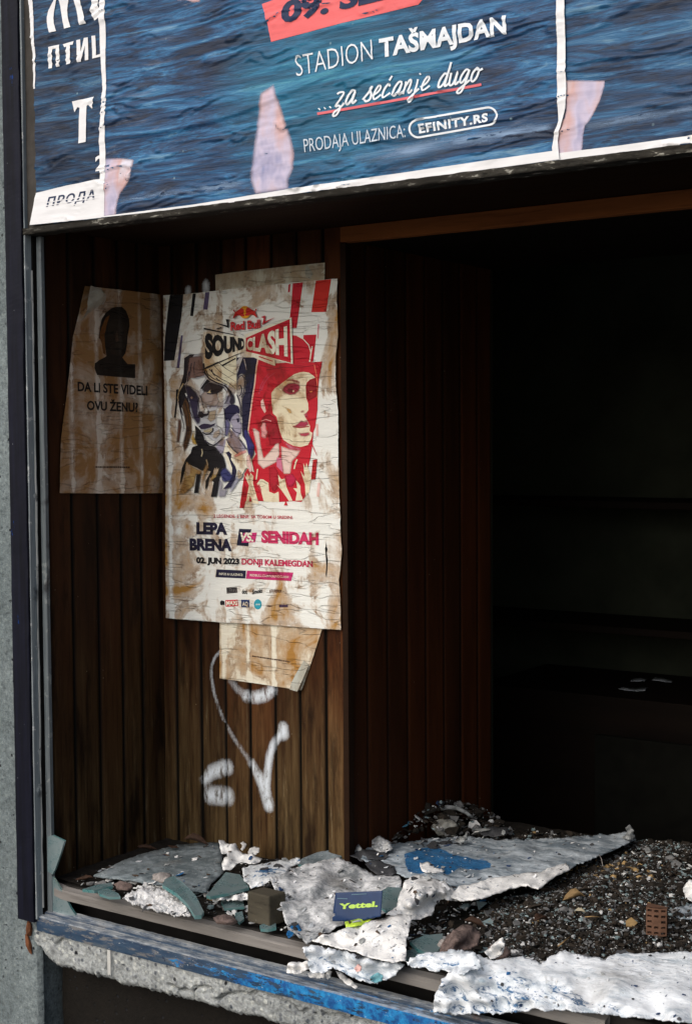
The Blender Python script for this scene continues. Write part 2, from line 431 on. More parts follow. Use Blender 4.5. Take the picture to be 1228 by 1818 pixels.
def relief(name, mat, us, vs_, fn, parent=None, base=None, attrs=None, smooth=True):
    v = [fn(a_, b_) for b_ in vs_ for a_ in us]; W = len(us)
    f = [(j * W + i, j * W + i + 1, (j + 1) * W + i + 1, (j + 1) * W + i) for j in range(len(vs_) - 1) for i in range(W - 1)]
    at = {k: [q(a_, b_) for b_ in vs_ for a_ in us] for k, q in (attrs or {}).items()}
    return mesh_obj(name, v, f, mat, parent, base, smooth=smooth, attrs=at)
def lin(a_, b_, step):
    n = max(1, int(round((b_ - a_) / step))); return [a_ + (b_ - a_) * i / n for i in range(n + 1)]

# concrete pillar: rough cast face, the rest of its body behind it
pil = empty('concrete_pillar', (-.5, .2, -.62))
relief('cast_face', M_PILLAR, lin(-1.2, -.24, .03)[:-1] + lin(-.24, -.003, .0048), lin(-.62, 2.6, .012),
       lambda x, z: (x, .004 + .0022 * fbm(x * 14, z * 14, 3) + .0012 * nz(x * 90, z * 90, 1) + (.012 if x > -.0045 else 0), z), pil)
m = MB(); m.box((-1.2, .013, -.62), (-.014, .45, 2.6)); m.build('pillar_body', M_PILLAR, pil)
tag(pil, 'grey concrete pillar left of the broken shop window', 'pillar')

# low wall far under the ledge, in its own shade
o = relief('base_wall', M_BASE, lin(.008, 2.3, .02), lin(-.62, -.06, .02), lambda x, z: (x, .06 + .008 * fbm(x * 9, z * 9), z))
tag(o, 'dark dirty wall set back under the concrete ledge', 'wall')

# concrete ledge with broken lower edge, cracks and a mortar joint
def px_line(pts, y=0.0): return [(p.x, p.z) for p in (uy(a_, b_, y) for a_, b_ in pts)]
cracks = [px_line(zz(2.456, 0, 1600, [(730, 365), (760, 378), (780, 390), (810, 388), (832, 402), (845, 380), (880, 376), (912, 380), (918, 398)])),
          px_line(zz(2.456, 0, 1600, [(835, 402), (838, 425)])),
          px_line(zz(2.456, 0, 1600, [(942, 432), (980, 408), (1010, 406), (1050, 400), (1080, 411), (1120, 395), (1170, 410), (1228, 438)])),
          px_line(zz(3.61, 480, 1660, [(0, 392), (60, 412), (120, 442), (165, 490), (185, 505), (230, 480)])),
          px_line(zz(3.61, 480, 1660, [(330, 505), (380, 522), (430, 515), (500, 542), (560, 548), (640, 575)])),
          px_line(zz(2.456, 0, 1600, [(240, 190), (275, 165), (300, 150)])), px_line(zz(2.456, 0, 1600, [(275, 165), (310, 215)]))]
def seg_d(p, a_, b_):
    vx, vy = b_[0] - a_[0], b_[1] - a_[1]; L = vx * vx + vy * vy
    t = 0 if L == 0 else max(0, min(1, ((p[0] - a_[0]) * vx + (p[1] - a_[1]) * vy) / L))
    return math.hypot(p[0] - a_[0] - t * vx, p[1] - a_[1] - t * vy)
def line_d(p, L): return min(seg_d(p, L[i], L[i + 1]) for i in range(len(L) - 1))
led = empty('concrete_ledge', (1.1, .1, -.1))
def low_edge(x): return -.084 - .006 * math.sin(x * 4 + 1) + .012 * fbm(x * 22, 1.7) + .006 * nz(x * 110, 5) + .003 * nz(x * 260, 9) + (.03 * max(0, 1 - (x + .012) / .05) if x < .04 else 0)
def led_fn(x, q):
    z0 = low_edge(x); z = -.0275 + (z0 + .0275) * min(q, 1)
    y = .003 + .005 * fbm(x * 45, z * 45, 2) + .0026 * nz(x * 180, z * 180, 4) + .0014 * nz(x * 330, z * 330, 6)
    if z < -.03 or True:
        d = min(line_d((x, z), L) for L in cracks)
        wob = .0013 + .0006 * nz(x * 60, z * 60, 9)
        if d < wob * 2.6: y += .022 * max(0, 1 - d / (wob * 2.6))
    if abs(x - .2) < .006: y = min(y, .001)
    elif abs(x - .2) < .01: y += .006
    if q > .88: y += (q - .88) * .06
    if q > 1: y = .02 + (q - 1) * .2; z += .004
    return (x, y, z)
qs = lin(0, 1, .045) + [1.15, 1.9]
relief('rough_cast_front', M_LEDGE, lin(-.014, 1.0, .0028) + lin(1.0, 2.25, .012)[1:], qs, led_fn, led)
m = MB(); m.box((-.004, .012, -.05), (2.25, .0595, -.013)); m.build('ledge_slab', M_LEDGE, led)
m = MB(); a0 = uy(180, 1690, 0); a1 = uy(190, 1737, 0)
m.box((.1955, -.0012, -.078), (.2045, .008, -.0272)); bevel(m.build('mortar_joint', M_PEEL, led), .001)
tag(led, 'crumbling grey concrete ledge under the blue window rail', 'ledge')

# plank walls
def plank_coords(cuts, gw=.0035, inner=.007):
    us = []
    for i in range(len(cuts) - 1):
        a_, b_ = cuts[i], cuts[i + 1]
        us += [a_ + .0004, a_ + gw * .5, a_ + gw] + lin(a_ + gw, b_ - gw, inner)[1:-1] + [b_ - gw, b_ - gw * .5]
    return us + [cuts[-1]]
def plank_of(u, cuts):
    for i in range(len(cuts) - 1):
        if u < cuts[i + 1]: return i
    return len(cuts) - 2
def groove(u, cuts, gw=.0042, dp=.008, edges=True):
    d = min(abs(u - c) for c in (cuts if edges else cuts[1:-1]))
    return dp * max(0, 1 - d / gw)
def gfac(u, cuts): return max(0, 1 - min(abs(u - c) for c in cuts) / .0055)
rg = random.Random(11)
bc = [-.012, .036] + [uy(x, 1350, DB).x for x in (358, 401, 444.6, 489, 533, 579)] + [XI]
brnd = [.35, .2, .15, .62, .9, .3, .5, .8]; boff = [rg.uniform(-.0012, .0012) for _ in bc]
# the spray can's strokes on the back wall
STROKES = [([(330, 128), (292, 170), (272, 230), (270, 290), (288, 400), (315, 490), (345, 560)], 11, 13, .5),
           ([(345, 560), (410, 680), (470, 765), (530, 850)], 14, 24, .42),
           ([(530, 850), (575, 930), (605, 1000), (640, 1120)], 26, 40, 1.0),
           ([(735, 645), (700, 680), (668, 730), (645, 800), (632, 900), (625, 1000), (640, 1130)], 24, 26, 1.0),
           ([(732, 625), (735, 660)], 34, 36, 1.0),
           ([(395, 320), (440, 375), (500, 420)], 26, 34, .4), ([(500, 420), (560, 425), (610, 415), (660, 380)], 34, 36, 1.0),
           ([(225, 960), (275, 905), (370, 875)], 30, 54, .95), ([(262, 1055), (370, 1060)], 48, 60, .95),
           ]
SP = []
for pts, r0, r1, st in STROKES:
    q = [uy(300 + a_ / 3.612, 1120 + b_ / 3.612, DB) for a_, b_ in pts]
    n_ = len(q)
    for i in range(n_ - 1):
        SP.append(((q[i].x, q[i].z), (q[i + 1].x, q[i + 1].z), 1.3 * (r0 + (r1 - r0) * i / n_) / 3.612 / 800, 1.3 * (r0 + (r1 - r0) * (i + 1) / n_) / 3.612 / 800, st))
for (x0, y0), (x1, y1), rr in (((334, 514), (334, 520), 8), ((365, 504), (365, 520), 9)):
    a_, b_ = uy(x0, y0, DB), uy(x1, y1, DB); SP.append(((a_.x, a_.z), (b_.x, b_.z), rr / 800, rr / 800, .9))
def spray(u, z):
    v = 0
    for a_, b_, r0, r1, st in SP:
        if abs(u - a_[0]) > .15 and abs(u - b_[0]) > .15: continue
        d = seg_d((u, z), a_, b_); L = math.dist(a_, b_)
        t = min(1, math.dist((u, z), a_) / L) if L else 0
        r_ = r0 + (r1 - r0) * t
        k = 1 - max(0, min(1, (d + r_ * .05) / (r_ * 1.5))); v = max(v, st * k * k * (3 - 2 * k))
    return v
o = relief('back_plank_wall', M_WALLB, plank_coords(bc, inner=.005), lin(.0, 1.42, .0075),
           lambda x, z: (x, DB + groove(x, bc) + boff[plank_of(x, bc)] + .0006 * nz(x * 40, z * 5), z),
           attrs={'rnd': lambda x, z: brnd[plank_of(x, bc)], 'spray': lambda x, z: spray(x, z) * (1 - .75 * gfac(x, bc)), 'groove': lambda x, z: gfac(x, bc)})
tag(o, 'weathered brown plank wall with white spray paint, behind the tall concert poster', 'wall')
lc = [.031, .048] + [ux(x, 1450, 0).y for x in (137, 182, 223, 258)] + [DB + .012]
lrnd = [.4, .62, .3, .66, .45, .55]
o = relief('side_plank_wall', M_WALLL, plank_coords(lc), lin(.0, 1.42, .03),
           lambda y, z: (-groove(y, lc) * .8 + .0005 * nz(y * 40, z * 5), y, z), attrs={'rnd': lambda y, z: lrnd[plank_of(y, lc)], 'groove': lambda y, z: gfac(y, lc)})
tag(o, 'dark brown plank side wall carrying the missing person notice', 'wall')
ic = [DB, .418] + [ux(x, 1000, XI).y for x in (652, 688, 723, 756, 788, 818, 848)] + [1.04]
irnd = [rg.uniform(.25, .75) for _ in ic]
o = relief('inner_plank_wall', M_WALLI, plank_coords(ic), lin(.0, 1.40, .03),
           lambda y, z: (XI - groove(y, ic, dp=.004), y, z), attrs={'rnd': lambda y, z: irnd[plank_of(y, ic)], 'groove': lambda y, z: .6 * gfac(y, ic)})
tag(o, 'very dark red brown plank wall of the deep bay', 'wall')
def wbox(name, a_, b_, mat, label, cat, bv=.0015, parent=None):
    m = MB(); m.box(a_, b_); o = m.build(name, mat, parent)
    at = o.data.attributes.new('rnd', 'FLOAT', 'POINT'); at.data.foreach_set('value', [.5] * len(o.data.vertices))
    if bv: bevel(o, bv)
    if label: tag(o, label, cat)
    return o
wbox('corner_post', (XI - .004, DB - .004, .03), (XI + .010, DB + .016, 1.386), M_SOFF, 'thin dark wooden post where the graffitied wall ends', 'post')
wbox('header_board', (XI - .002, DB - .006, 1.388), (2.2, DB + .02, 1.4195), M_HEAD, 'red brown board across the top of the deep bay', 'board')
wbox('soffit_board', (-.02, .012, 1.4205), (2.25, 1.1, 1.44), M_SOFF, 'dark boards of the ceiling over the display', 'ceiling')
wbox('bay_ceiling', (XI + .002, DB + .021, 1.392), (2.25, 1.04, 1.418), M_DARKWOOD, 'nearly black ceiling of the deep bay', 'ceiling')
# the dark room behind the bay
wbox('display_floor', (-.02, .044, .047), (2.25, .955, FZ - .008), M_FLOORB, 'dusty platform floor of the shop display', 'floor', .003)
wbox('under_floor_box', (-.02, .062, -.0115), (2.25, .95, .046), M_BLACK, 'black filler under the display floor, coloured as the shade behind the batten', 'filler', 0)  # solid box painted black: the shade of the gap under the batten
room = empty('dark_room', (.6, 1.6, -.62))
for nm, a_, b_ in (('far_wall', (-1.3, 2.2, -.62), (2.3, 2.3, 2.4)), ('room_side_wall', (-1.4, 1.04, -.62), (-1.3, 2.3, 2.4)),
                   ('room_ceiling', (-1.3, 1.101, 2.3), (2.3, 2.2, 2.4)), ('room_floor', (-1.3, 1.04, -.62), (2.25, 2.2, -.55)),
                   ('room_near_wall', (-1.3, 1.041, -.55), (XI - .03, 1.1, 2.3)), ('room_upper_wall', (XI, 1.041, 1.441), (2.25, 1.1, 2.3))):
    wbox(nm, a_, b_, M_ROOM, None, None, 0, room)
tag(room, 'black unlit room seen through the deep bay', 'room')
wbox('end_wall', (2.251, .03, -.62), (2.35, 2.3, 2.4), M_PILLAR, 'plain end wall closing the shop front on the right', 'wall', 0)
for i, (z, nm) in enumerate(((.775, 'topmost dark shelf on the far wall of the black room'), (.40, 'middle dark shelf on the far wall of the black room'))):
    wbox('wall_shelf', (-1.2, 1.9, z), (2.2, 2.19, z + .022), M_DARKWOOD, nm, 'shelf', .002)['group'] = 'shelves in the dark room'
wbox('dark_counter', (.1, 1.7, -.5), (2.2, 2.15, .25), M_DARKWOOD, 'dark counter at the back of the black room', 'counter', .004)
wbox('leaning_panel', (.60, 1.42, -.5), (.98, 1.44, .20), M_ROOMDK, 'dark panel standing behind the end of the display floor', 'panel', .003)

# fascia over the opening, the flaking metal strip along its lower edge
fas = empty('fascia_panel', (1.1, .05, 1.41))
m = MB(); m.box((-.02, .002, 1.412), (2.25, .011, 2.6)); m.build('backing_board', M_FASCIA, fas)
relief('edge_strip', M_HSTRIP, lin(-.004, 2.25, .006), [0, .3, .7, 1, 1.25, 2.2],
       lambda x, q: (x, -.009 + .0025 * nz(x * 40, q * 2) + (.03 * (q - 1) if q > 1 else 0), 1.4125 - .0125 * min(q, 1) - .0016 * fbm(x * 30, q)), fas)
tag(fas, 'poster covered fascia panel above the opening', 'panel')

# the metal window frame
fr = empty('window_frame', (.0, .0, -.03))
def vstrip(name, mat, x0, x1, y0, y1, z0, z1, wob=.0012, parent=fr, bl=0.0):
    prof = [(x0, y1), (x0, y0 + .001), (x0 + .001, y0), ((x0 + x1) / 2, y0 - bl), (x1 - .001, y0), (x1, y0 + .001), (x1, y1)]
    return relief(name, mat, list(range(len(prof))), lin(z0, z1, .01),
                  lambda i, z: (prof[i][0] + wob * fbm(z * 9, i * .3, x0 * 99) * (1 if i < 3 else 1.4), prof[i][1] + wob * .4 * nz(z * 30, i), z), parent, smooth=False)
vstrip('outer_post', M_NAVY, -.0475, .0005, -.012, .02, -.006, 2.6, .002)
vstrip('glazing_bead', M_STRIP, .0008, .0045, -.007, .010, .0, 2.6, .0012)
vstrip('putty_edge', M_PEEL, .0046, .0062, .0085, .012, .02, 1.33, .0022)
vstrip('inner_strip', M_STRIP2, .008, .0215, .020, .029, .01, 1.398, .0008)
m = MB(); m.box((-.02, .0125, -.01), (.0065, .03, 1.398)); m.build('jamb_backing', M_BLACK, fr)
prof = [(.05, -.012), (.0, -.0265), (-.0015, -.026), (-.003, -.012), (-.002, .003), (.0005, .0055), (.0085, .0068), (.0095, .0025), (.0128, .0025), (.0138, .0095), (.022, .0115), (.0225, .015), (.031, .0165), (.034, .012), (.036, -.005)]
relief('sill_rail', M_RAIL, lin(-.001, 2.25, .008), list(range(len(prof))),
       lambda x, i: (x, prof[i][0] + .0009 * nz(x * 25, i * .9), prof[i][1] + .0009 * nz(x * 22, i * .7, 4) + .0007 * nz(x * 130, i)), fr, smooth=False)
m = MB()
p0 = uy(50, 1640, -.004); p1 = uy(50, 1692, -.004)
m.add(rockv((p0.x, .0, p0.z - .012), .016, random.Random(3), (.55, .6, 1.3)), ICOF); m.add(rockv((p1.x - .002, .0, p1.z + .016), .016, random.Random(4), (.42, .5, 1.5)), ICOF)
m.build('rusted_bracket', M_RUST, fr)
tag(fr, 'old metal window frame with navy post and chipped blue rail', 'window frame')

# weathered batten behind the rail
def batten(i, x):
    c = [(.0215, .0415), (.0405, .043), (.042, .0605), (.0395, .0638), (.024, .0605), (.0215, .057)][i % 6]
    return (x, c[0] + .0014 * fbm(x * 6, i), c[1] + .0012 * fbm(x * 8, i, 3) + (.0 if x > .05 else (.05 - x) * .2))
o = relief('wooden_batten', M_BATTEN, list(range(7)), lin(.026, 1.25, .01), batten, attrs={'rnd': lambda i, x: .5}, smooth=False)
tag(o, 'long grey weathered batten lying behind the blue rail', 'batten')
# the dark slot below the batten

# ------------------------------------------------------------------ printed sheets
class Sheet:
    """a sheet of paper on a wall plane; its prints follow the same folds"""
    def __init__(s, axis, k, sign, wr): s.axis, s.k, s.sign, s.wr = axis, k, sign, wr
    def plane(s, px, py):
        p = unp(px, py, 1 if s.axis == 'y' else 0, s.k)
        return (p.x, p.z) if s.axis == 'y' else (p.y, p.z)
    def at(s, a_, b_, lift=0.0):
        h = s.k + s.sign * (s.wr(a_, b_) + lift)
        return (a_, h, b_) if s.axis == 'y' else (h, a_, b_)
    def px(s, px, py, lift=0.0): return s.at(*s.plane(px, py), lift)

def poly_at(L, t):
    """point at fraction t along a polyline"""
    d = [math.dist(L[i], L[i + 1]) for i in range(len(L) - 1)]; T = sum(d) * t
    for i, q in enumerate(d):
        if T <= q or i == len(d) - 1:
            f = T / q if q else 0; return tuple(L[i][j] + (L[i + 1][j] - L[i][j]) * f for j in range(2))
        T -= q
def coons(sh, bottom, right, top, left, nu, nv, mat, name, parent=None, base=None, rag=0.0, lift=0.0, smooth=True):
    """all four edges as pixel polylines: bottom and top left to right, left and right bottom to top"""
    B, R_, T, L = [[sh.plane(*p) for p in q] for q in (bottom, right, top, left)]
    def fn(u, v):
        b, t, l, r_ = poly_at(B, u), poly_at(T, u), poly_at(L, v), poly_at(R_, v)
        x = [(1 - v) * b[i] + v * t[i] + (1 - u) * l[i] + u * r_[i] - ((1 - u) * (1 - v) * B[0][i] + u * (1 - v) * B[-1][i] + (1 - u) * v * T[0][i] + u * v * T[-1][i]) for i in range(2)]
        if rag:
            if u in (0.0, 1.0): x[0] += rag * (fbm(x[1] * 60, u * 9) + .6 * nz(x[1] * 200, u * 5))
            if v in (0.0, 1.0): x[1] += rag * fbm(x[0] * 60, v * 9 + 3)
        return sh.at(x[0], x[1], lift)
    return relief(name, mat, [i / nu for i in range(nu + 1)], [i / nv for i in range(nv + 1)], fn, parent, base, smooth=smooth)

_txt = {}
def glyphs(sx, off=0.0, shear=0.0, gap=1.0):
    key = (sx, off, shear, gap)
    if key in _txt: return _txt[key]
    c = bpy.data.curves.new('txt', 'FONT'); c.body = sx; c.offset = off; c.shear = shear; c.space_character = gap; c.resolution_u = 3
    o = bpy.data.objects.new('txt', c); COL.objects.link(o)
    dg = bpy.context.evaluated_depsgraph_get(); dg.update()
    me = o.evaluated_get(dg).to_mesh()
    v = [(p.co.x, p.co.y) for p in me.vertices]; f = [tuple(p.vertices) for p in me.polygons]
    o.evaluated_get(dg).to_mesh_clear()
    bpy.data.objects.remove(o); bpy.data.curves.remove(c)
    _txt[key] = (v, f); return v, f
def capheight(off):
    v, f = glyphs('H', off); return max(p[1] for p in v), min(p[1] for p in v)

SOFTM = set()      # inks that were printed with soft edges
class Art:
    def __init__(s, sheet): s.sh = sheet; s.items = []; s.mats = []
    def mi(s, m):
        if m not in s.mats: s.mats.append(m)
        return s.mats.index(m)
    def poly(s, pts, mat, step=None, layer=None):
        if mat.name in SOFTM: return s.soft(pts, mat, 3.2, 2.6, layer)
        v, f = cdt_fill(subdiv(pts, 6), step) if step else cdt_fill(pts)
        s.items.append((v, f, s.mi(mat), layer, None)); return s
    def soft(s, pts, mat, feather=6, step=3.5, layer=None):
        c_ = [sum(q[i] for q in pts) / len(pts) for i in (0, 1)]
        if mat.name in SOFTM: pts = [(q[0] + (q[0] - c_[0]) * .07, q[1] + (q[1] - c_[1]) * .07) for q in pts]
        o = subdiv(pts, step); v, f = cdt_fill(o, step)
        al = [min(1, min(seg_d(q, o[i], o[(i + 1) % len(o)]) for i in range(len(o))) / feather) for q in v]
        s.items.append((v, f, s.mi(mat), layer, al)); return s
    def line(s, pts, w0, mat, w1=None, layer=None):
        w1 = w0 if w1 is None else w1
        q = subdiv(pts, 5, False); n = len(q); v = []
        for i, p in enumerate(q):
            a_ = q[max(0, i - 1)]; b_ = q[min(n - 1, i + 1)]
            dx, dy = b_[0] - a_[0], b_[1] - a_[1]; L = math.hypot(dx, dy) or 1
            h = (w0 + (w1 - w0) * i / max(1, n - 1)) / 2
            v += [(p[0] - dy / L * h, p[1] + dx / L * h), (p[0] + dy / L * h, p[1] - dx / L * h)]
        f = [(2 * i, 2 * i + 1, 2 * i + 3, 2 * i + 2) for i in range(n - 1)]
        s.items.append((v, f, s.mi(mat), layer, None)); return s
    def text(s, t, mat, bl=None, br=None, h=None, quad=None, up=None, off=0.0, shear=0.0, gap=1.0, layer=None, split=None, warp=None):
        v, f = glyphs(t, off, shear, gap)
        x0, x1 = min(p[0] for p in v), max(p[0] for p in v); c1, c0 = capheight(off)
        if quad is None:
            dx, dy = br[0] - bl[0], br[1] - bl[1]
            up = up or (-.012 * h, -h)
            quad = (bl, br, (br[0] + up[0], br[1] + up[1]), (bl[0] + up[0], bl[1] + up[1]))
        o = []
        for p in v:
            a_ = (p[0] - x0) / (x1 - x0); b_ = (p[1] - c0) / (c1 - c0)
            if warp: a_ = warp(a_)
            o.append(tuple((quad[0][i] * (1 - a_) + quad[1][i] * a_) * (1 - b_) + (quad[3][i] * (1 - a_) + quad[2][i] * a_) * b_ for i in range(2)))
        if split:
            xm, m2 = split; fa, fb = [], []
            for q in f: (fa if sum(o[i][0] for i in q) / len(q) < xm else fb).append(q)
            s.items.append((o, fa, s.mi(mat), layer, None)); s.items.append((o, fb, s.mi(m2), layer, None))
        else: s.items.append((o, f, s.mi(mat), layer, None))
        return s
    def stack(s):
        # prints that overlap are stacked, each a hair above the one below
        done = []
        for i_, (v, f, mi, layer, al) in enumerate(s.items):
            b_ = (min(p[0] for p in v), min(p[1] for p in v), max(p[0] for p in v), max(p[1] for p in v))
            ly = 0
            for q, l2 in done:
                if q[0] < b_[2] and b_[0] < q[2] and q[1] < b_[3] and b_[1] < q[3]: ly = max(ly, l2 + 1)
            if layer is not None: ly = layer
            done.append((b_, ly)); s.items[i_] = (v, f, mi, ly, al)
    def build_each(s, name, parent, **k):
        s.stack(); it = s.items
        for i_ in it: s.items = [i_]; s.build(name, parent, **k)
    def build(s, name, parent, lift=.0006, dl=.0001, maxlen=5.0):
        V, F, MI, AL = [], [], [], []
        s.stack()
        for k, (v, f, mi, layer, al) in enumerate(s.items):
            bm = bmesh.new(); bv = [bm.verts.new((p[0], p[1], 0)) for p in v]; av = {b_: a_ for b_, a_ in zip(bv, al)} if al else {}
            for q in f:
                try: bm.faces.new([bv[i] for i in q])
                except ValueError: pass
            for it in range(0 if al else 3):
                ed = [e_ for e_ in bm.edges if e_.calc_length() > maxlen]
                if not ed: break
                bmesh.ops.subdivide_edges(bm, edges=ed, cuts=1)
                bmesh.ops.triangulate(bm, faces=[q for q in bm.faces if len(q.verts) > 3])
            bmesh.ops.recalc_face_normals(bm, faces=bm.faces)
            bm.verts.index_update(); n = len(V)
            ly = layer
            V += [s.sh.px(p.co.x, p.co.y, lift + dl * ly) for p in bm.verts]; AL += [av.get(p, 1.0) for p in bm.verts]
            for q in bm.faces: F.append(tuple(n + p.index for p in q.verts)); MI.append(mi)
            bm.free()
        # all print faces the viewer's side of the wall
        nrm = Vector((0, -1, 0)) if s.sh.axis == 'y' else Vector((1, 0, 0))
        for i, q in enumerate(F):
            a_, b_, c_ = (Vector(V[j]) for j in q[:3])
            if (b_ - a_).cross(c_ - a_).dot(nrm) < 0: F[i] = tuple(reversed(q))
        return mesh_obj(name, V, F, sorted(s.mats, key=lambda m: 0) , parent, fmat=MI, smooth=True, attrs={'alpha': AL})

# ---- papers and inks. Stains are the paper's own and run through the ink too.
def weather(t, col, amt=1.0, left=0.0, seed=0.0, tone=(.48, .25, .065), lines=(), axis=0, low=0.0):
    p = t.map(loc=(seed, seed * 2, seed * 3))
    n = t.noise(9, 8, .62, p, .9); st = t.noise(1, 6, .6, t.map((30, 30, 4.5), loc=(seed, 0, seed)))
    f = t.math('ADD', t.math('MULTIPLY', n, .78), t.math('MULTIPLY', st, .22))
    # where the sheet spans a groove it never soaked up the damp
    u = t.sep()[axis]
    for g_ in lines:
        d = t.math('ABSOLUTE', t.math('ADD', t.math('SUBTRACT', u, g_), t.math('MULTIPLY', t.math('SUBTRACT', n, .5), .02)))
        f = t.math('SUBTRACT', f, t.math('MULTIPLY', t.ramp(t.math('MULTIPLY', d, 50.0), [(.08, 1.0), (.5, 0.0)]), .12))
    if left: f = t.math('ADD', f, left)
    if low:      # damp rose from below and crept in at the edges
        q = t.sep(); f = t.math('ADD', f, t.math('MULTIPLY', t.mr(q[2], .36, .0), low)); f = t.math('ADD', f, t.math('MULTIPLY', t.math('MAXIMUM', t.mr(q[0], -.15, -.24), t.mr(q[0], .2, .25)), low))
    f0 = t.ramp(f, [(.45, 0.0), (.50, .35), (.62, 1.0)])
    c = t.mix(t.math('MULTIPLY', f0, amt), col, t.mix(1.0, col, tone, 'MULTIPLY'))
    rim = t.ramp(f, [(.475, 0.0), (.505, 1.0), (.52, .8), (.57, 0.0)])
    fine = t.ramp(t.noise(38, 6, .7, p), [(.42, 0.0), (.65, 1.0)])
    c = t.mix(t.math('MULTIPLY', t.math('MULTIPLY', rim, fine), .85 * amt), c, t.mix(1.0, col, (.26, .12, .03), 'MULTIPLY'))
    spk = t.ramp(t.voro(75, p), [(.05, 1.0), (.1, 0.0)])
    c = t.mix(t.math('MULTIPLY', spk, t.ramp(n, [(.5, 0.0), (.6, .9)])), c, (.02, .018, .016))
    h = t.noise(1, 6, .65, t.map((5, 5, 28), loc=(seed, 1, 2), rot=(0, R(4), 0)))
    cr = t.ramp(t.noise(1, 3, .6, t.map((3.5, 3.5, 22), loc=(seed + 2, 1, 2), rot=(0, R(3), 0))), [(.484, 0.0), (.5, 1.0), (.516, 0.0)])
    c = t.mix(t.math('MULTIPLY', cr, t.ramp(fine, [(.2, .06), (.9, .35)])), c, t.mix(1.0, c, (.32, .27, .2), 'MULTIPLY'))
    return c, t.bump(t.math('SUBTRACT', h, t.math('MULTIPLY', cr, .35)), .8, .006)
def paper(name, col, **k):
    t = NT(name); c, b = weather(t, col, **k); return t.out(c, .75, .3, b)
_ink = {}
def ink(poster, rgb, soft=False, **k):
    key = (poster, rgb, soft)
    if key not in _ink:
        t = NT('ink_%s_%d_%d_%d' % ((poster,) + rgb))
        c, b = weather(t, s2l(rgb), **k); _ink[key] = t.out(c, .7, .3, b, **({'Alpha': t.attr('alpha')} if soft else {}))
        if soft: SOFTM.add(_ink[key].name)
    return _ink[key]
W_MAIN = dict(amt=1.0, seed=1.7, left=-.045, low=.045, lines=(-.215, -.05))
W_NOTE = dict(amt=1.0, seed=6.1, left=.09, tone=(.46, .27, .115), lines=tuple(c - .25 for c in lc[1:-1]), axis=1)
W_LOW = dict(amt=1.0, seed=3.3, left=.05, lines=tuple(c - .2 for c in bc[3:6]))
P_MAIN = paper('concert_poster_paper', (.76, .77, .73), **W_MAIN)
P_NOTE = paper('notice_paper', (.60, .54, .46), **W_NOTE)
P_LOW = paper('lower_notice_paper', (.72, .68, .56), **W_LOW)
P_TOP = paper('upper_sheet_paper', (.55, .54, .45), amt=.8, seed=8.8, left=-.03)
P_BACK = paper('paper_back', (.40, .41, .36), amt=.4, seed=2.2)

# ================= fascia posters
def wrF(x, z):
    v = z - .085 * x
    ph = v * 58 + 4.2 * fbm(x * 6.5, v * 17, 1, 4)
    fr_ = ph - math.floor(ph)
    saw = fr_ / .86 if fr_ < .86 else (1 - fr_) / .14
    saw = 1 - saw
    am = max(0, min(1, .28 + 2.6 * nz(x * 6, v * 26, 6) + .8 * nz(x * 17, v * 60, 2)))
    big = fbm(x * 2.4, v * 11, 4, 3)
    # one long fold running across the sheets
    zf = 1.575 + .10 * (x - .5) + .012 * math.sin(x * 9)
    d = (z - zf); fold = .0035 * math.exp(-(d / .012) ** 2) if d > 0 else .0035 * math.exp(-(d / .004) ** 2)
    deep = max(0, am - .72) / .28
    return .0012 + .0021 * saw * am + .0032 * deep * max(0, saw - .35) + .0007 * nz(x * 28, v * 70, 8) + .0035 * (big + .3) + fold * max(0, min(1, .6 + nz(x * 3, 2)))
shL = Sheet('y', -.0015, -1, wrF); shM = Sheet('y', -.0040, -1, wrF)
def mat_sea(name, seed, hue, cx=.6, cz=1.65, dark=1.0, teal=1.0):
    t = NT(name)
    p = t.map((2.0, 1, 17), rot=(0, R(-5), 0), loc=(seed, 0, seed * 2))
    n = t.noise(2.4, 9, .72, p, .8); n2 = t.noise(5.5, 8, .74, p, .5); n3 = t.noise(3.5, 4, .55, t.map(loc=(seed, 0, 4)))
    d = [v * dark for v in (1, 1, 1)]
    col = t.ramp(n, [(.37, tuple(v * dark for v in (.003, .010, .032))), (.485, tuple(v * dark for v in (.006, .045, .125))), (.575, tuple(v * dark for v in (.020, .135, .30))), (.68, tuple(v * dark for v in (.15, .30, .43)))])
    col = t.mix(t.ramp(n2, [(.38, .92), (.47, 0.0)]), col, tuple(v * dark for v in (.008, .018, .045)))
    lil = t.math('MULTIPLY', t.ramp(n2, [(.56, 0.0), (.7, .65)]), t.ramp(n3, [(.42, 0.0), (.6, 1.0)]))
    col = t.mix(lil, col, tuple(v * dark for v in (.17, .18, .22)))
    s = t.sep()
    dx = t.math('MULTIPLY', t.math('SUBTRACT', s[0], cx), 2.6); dz = t.math('MULTIPLY', t.math('SUBTRACT', s[2], cz), 4.0)
    rr = t.math('ADD', t.math('MULTIPLY', dx, dx), t.math('MULTIPLY', dz, dz))
    f = t.math('ADD', t.mr(rr, .0, .75, .8, 0.0), t.math('MULTIPLY', t.math('SUBTRACT', n3, .5), .9))
    f = t.math('MULTIPLY', t.ramp(f, [(.2, 0.0), (.75, 1.0)]), .75 * teal)
    col = t.mix(f, col, t.ramp(n, [(.3, (.004, .045, .10)), (.55, (.008, .15, .26)), (.75, (.03, .30, .38))]))
    fl = t.math('MULTIPLY', t.ramp(t.voro(24), [(.03, 1.0), (.07, 0.0)]), t.ramp(n3, [(.5, 0.0), (.6, .8)]))
    col = t.mix(fl, col, (.3, .45, .5))
    return t.out(col, .55, .35, t.bump(t.noise(1, 5, .65, t.map((10, 10, 120), rot=(0, R(-4), 0))), .6, .004))
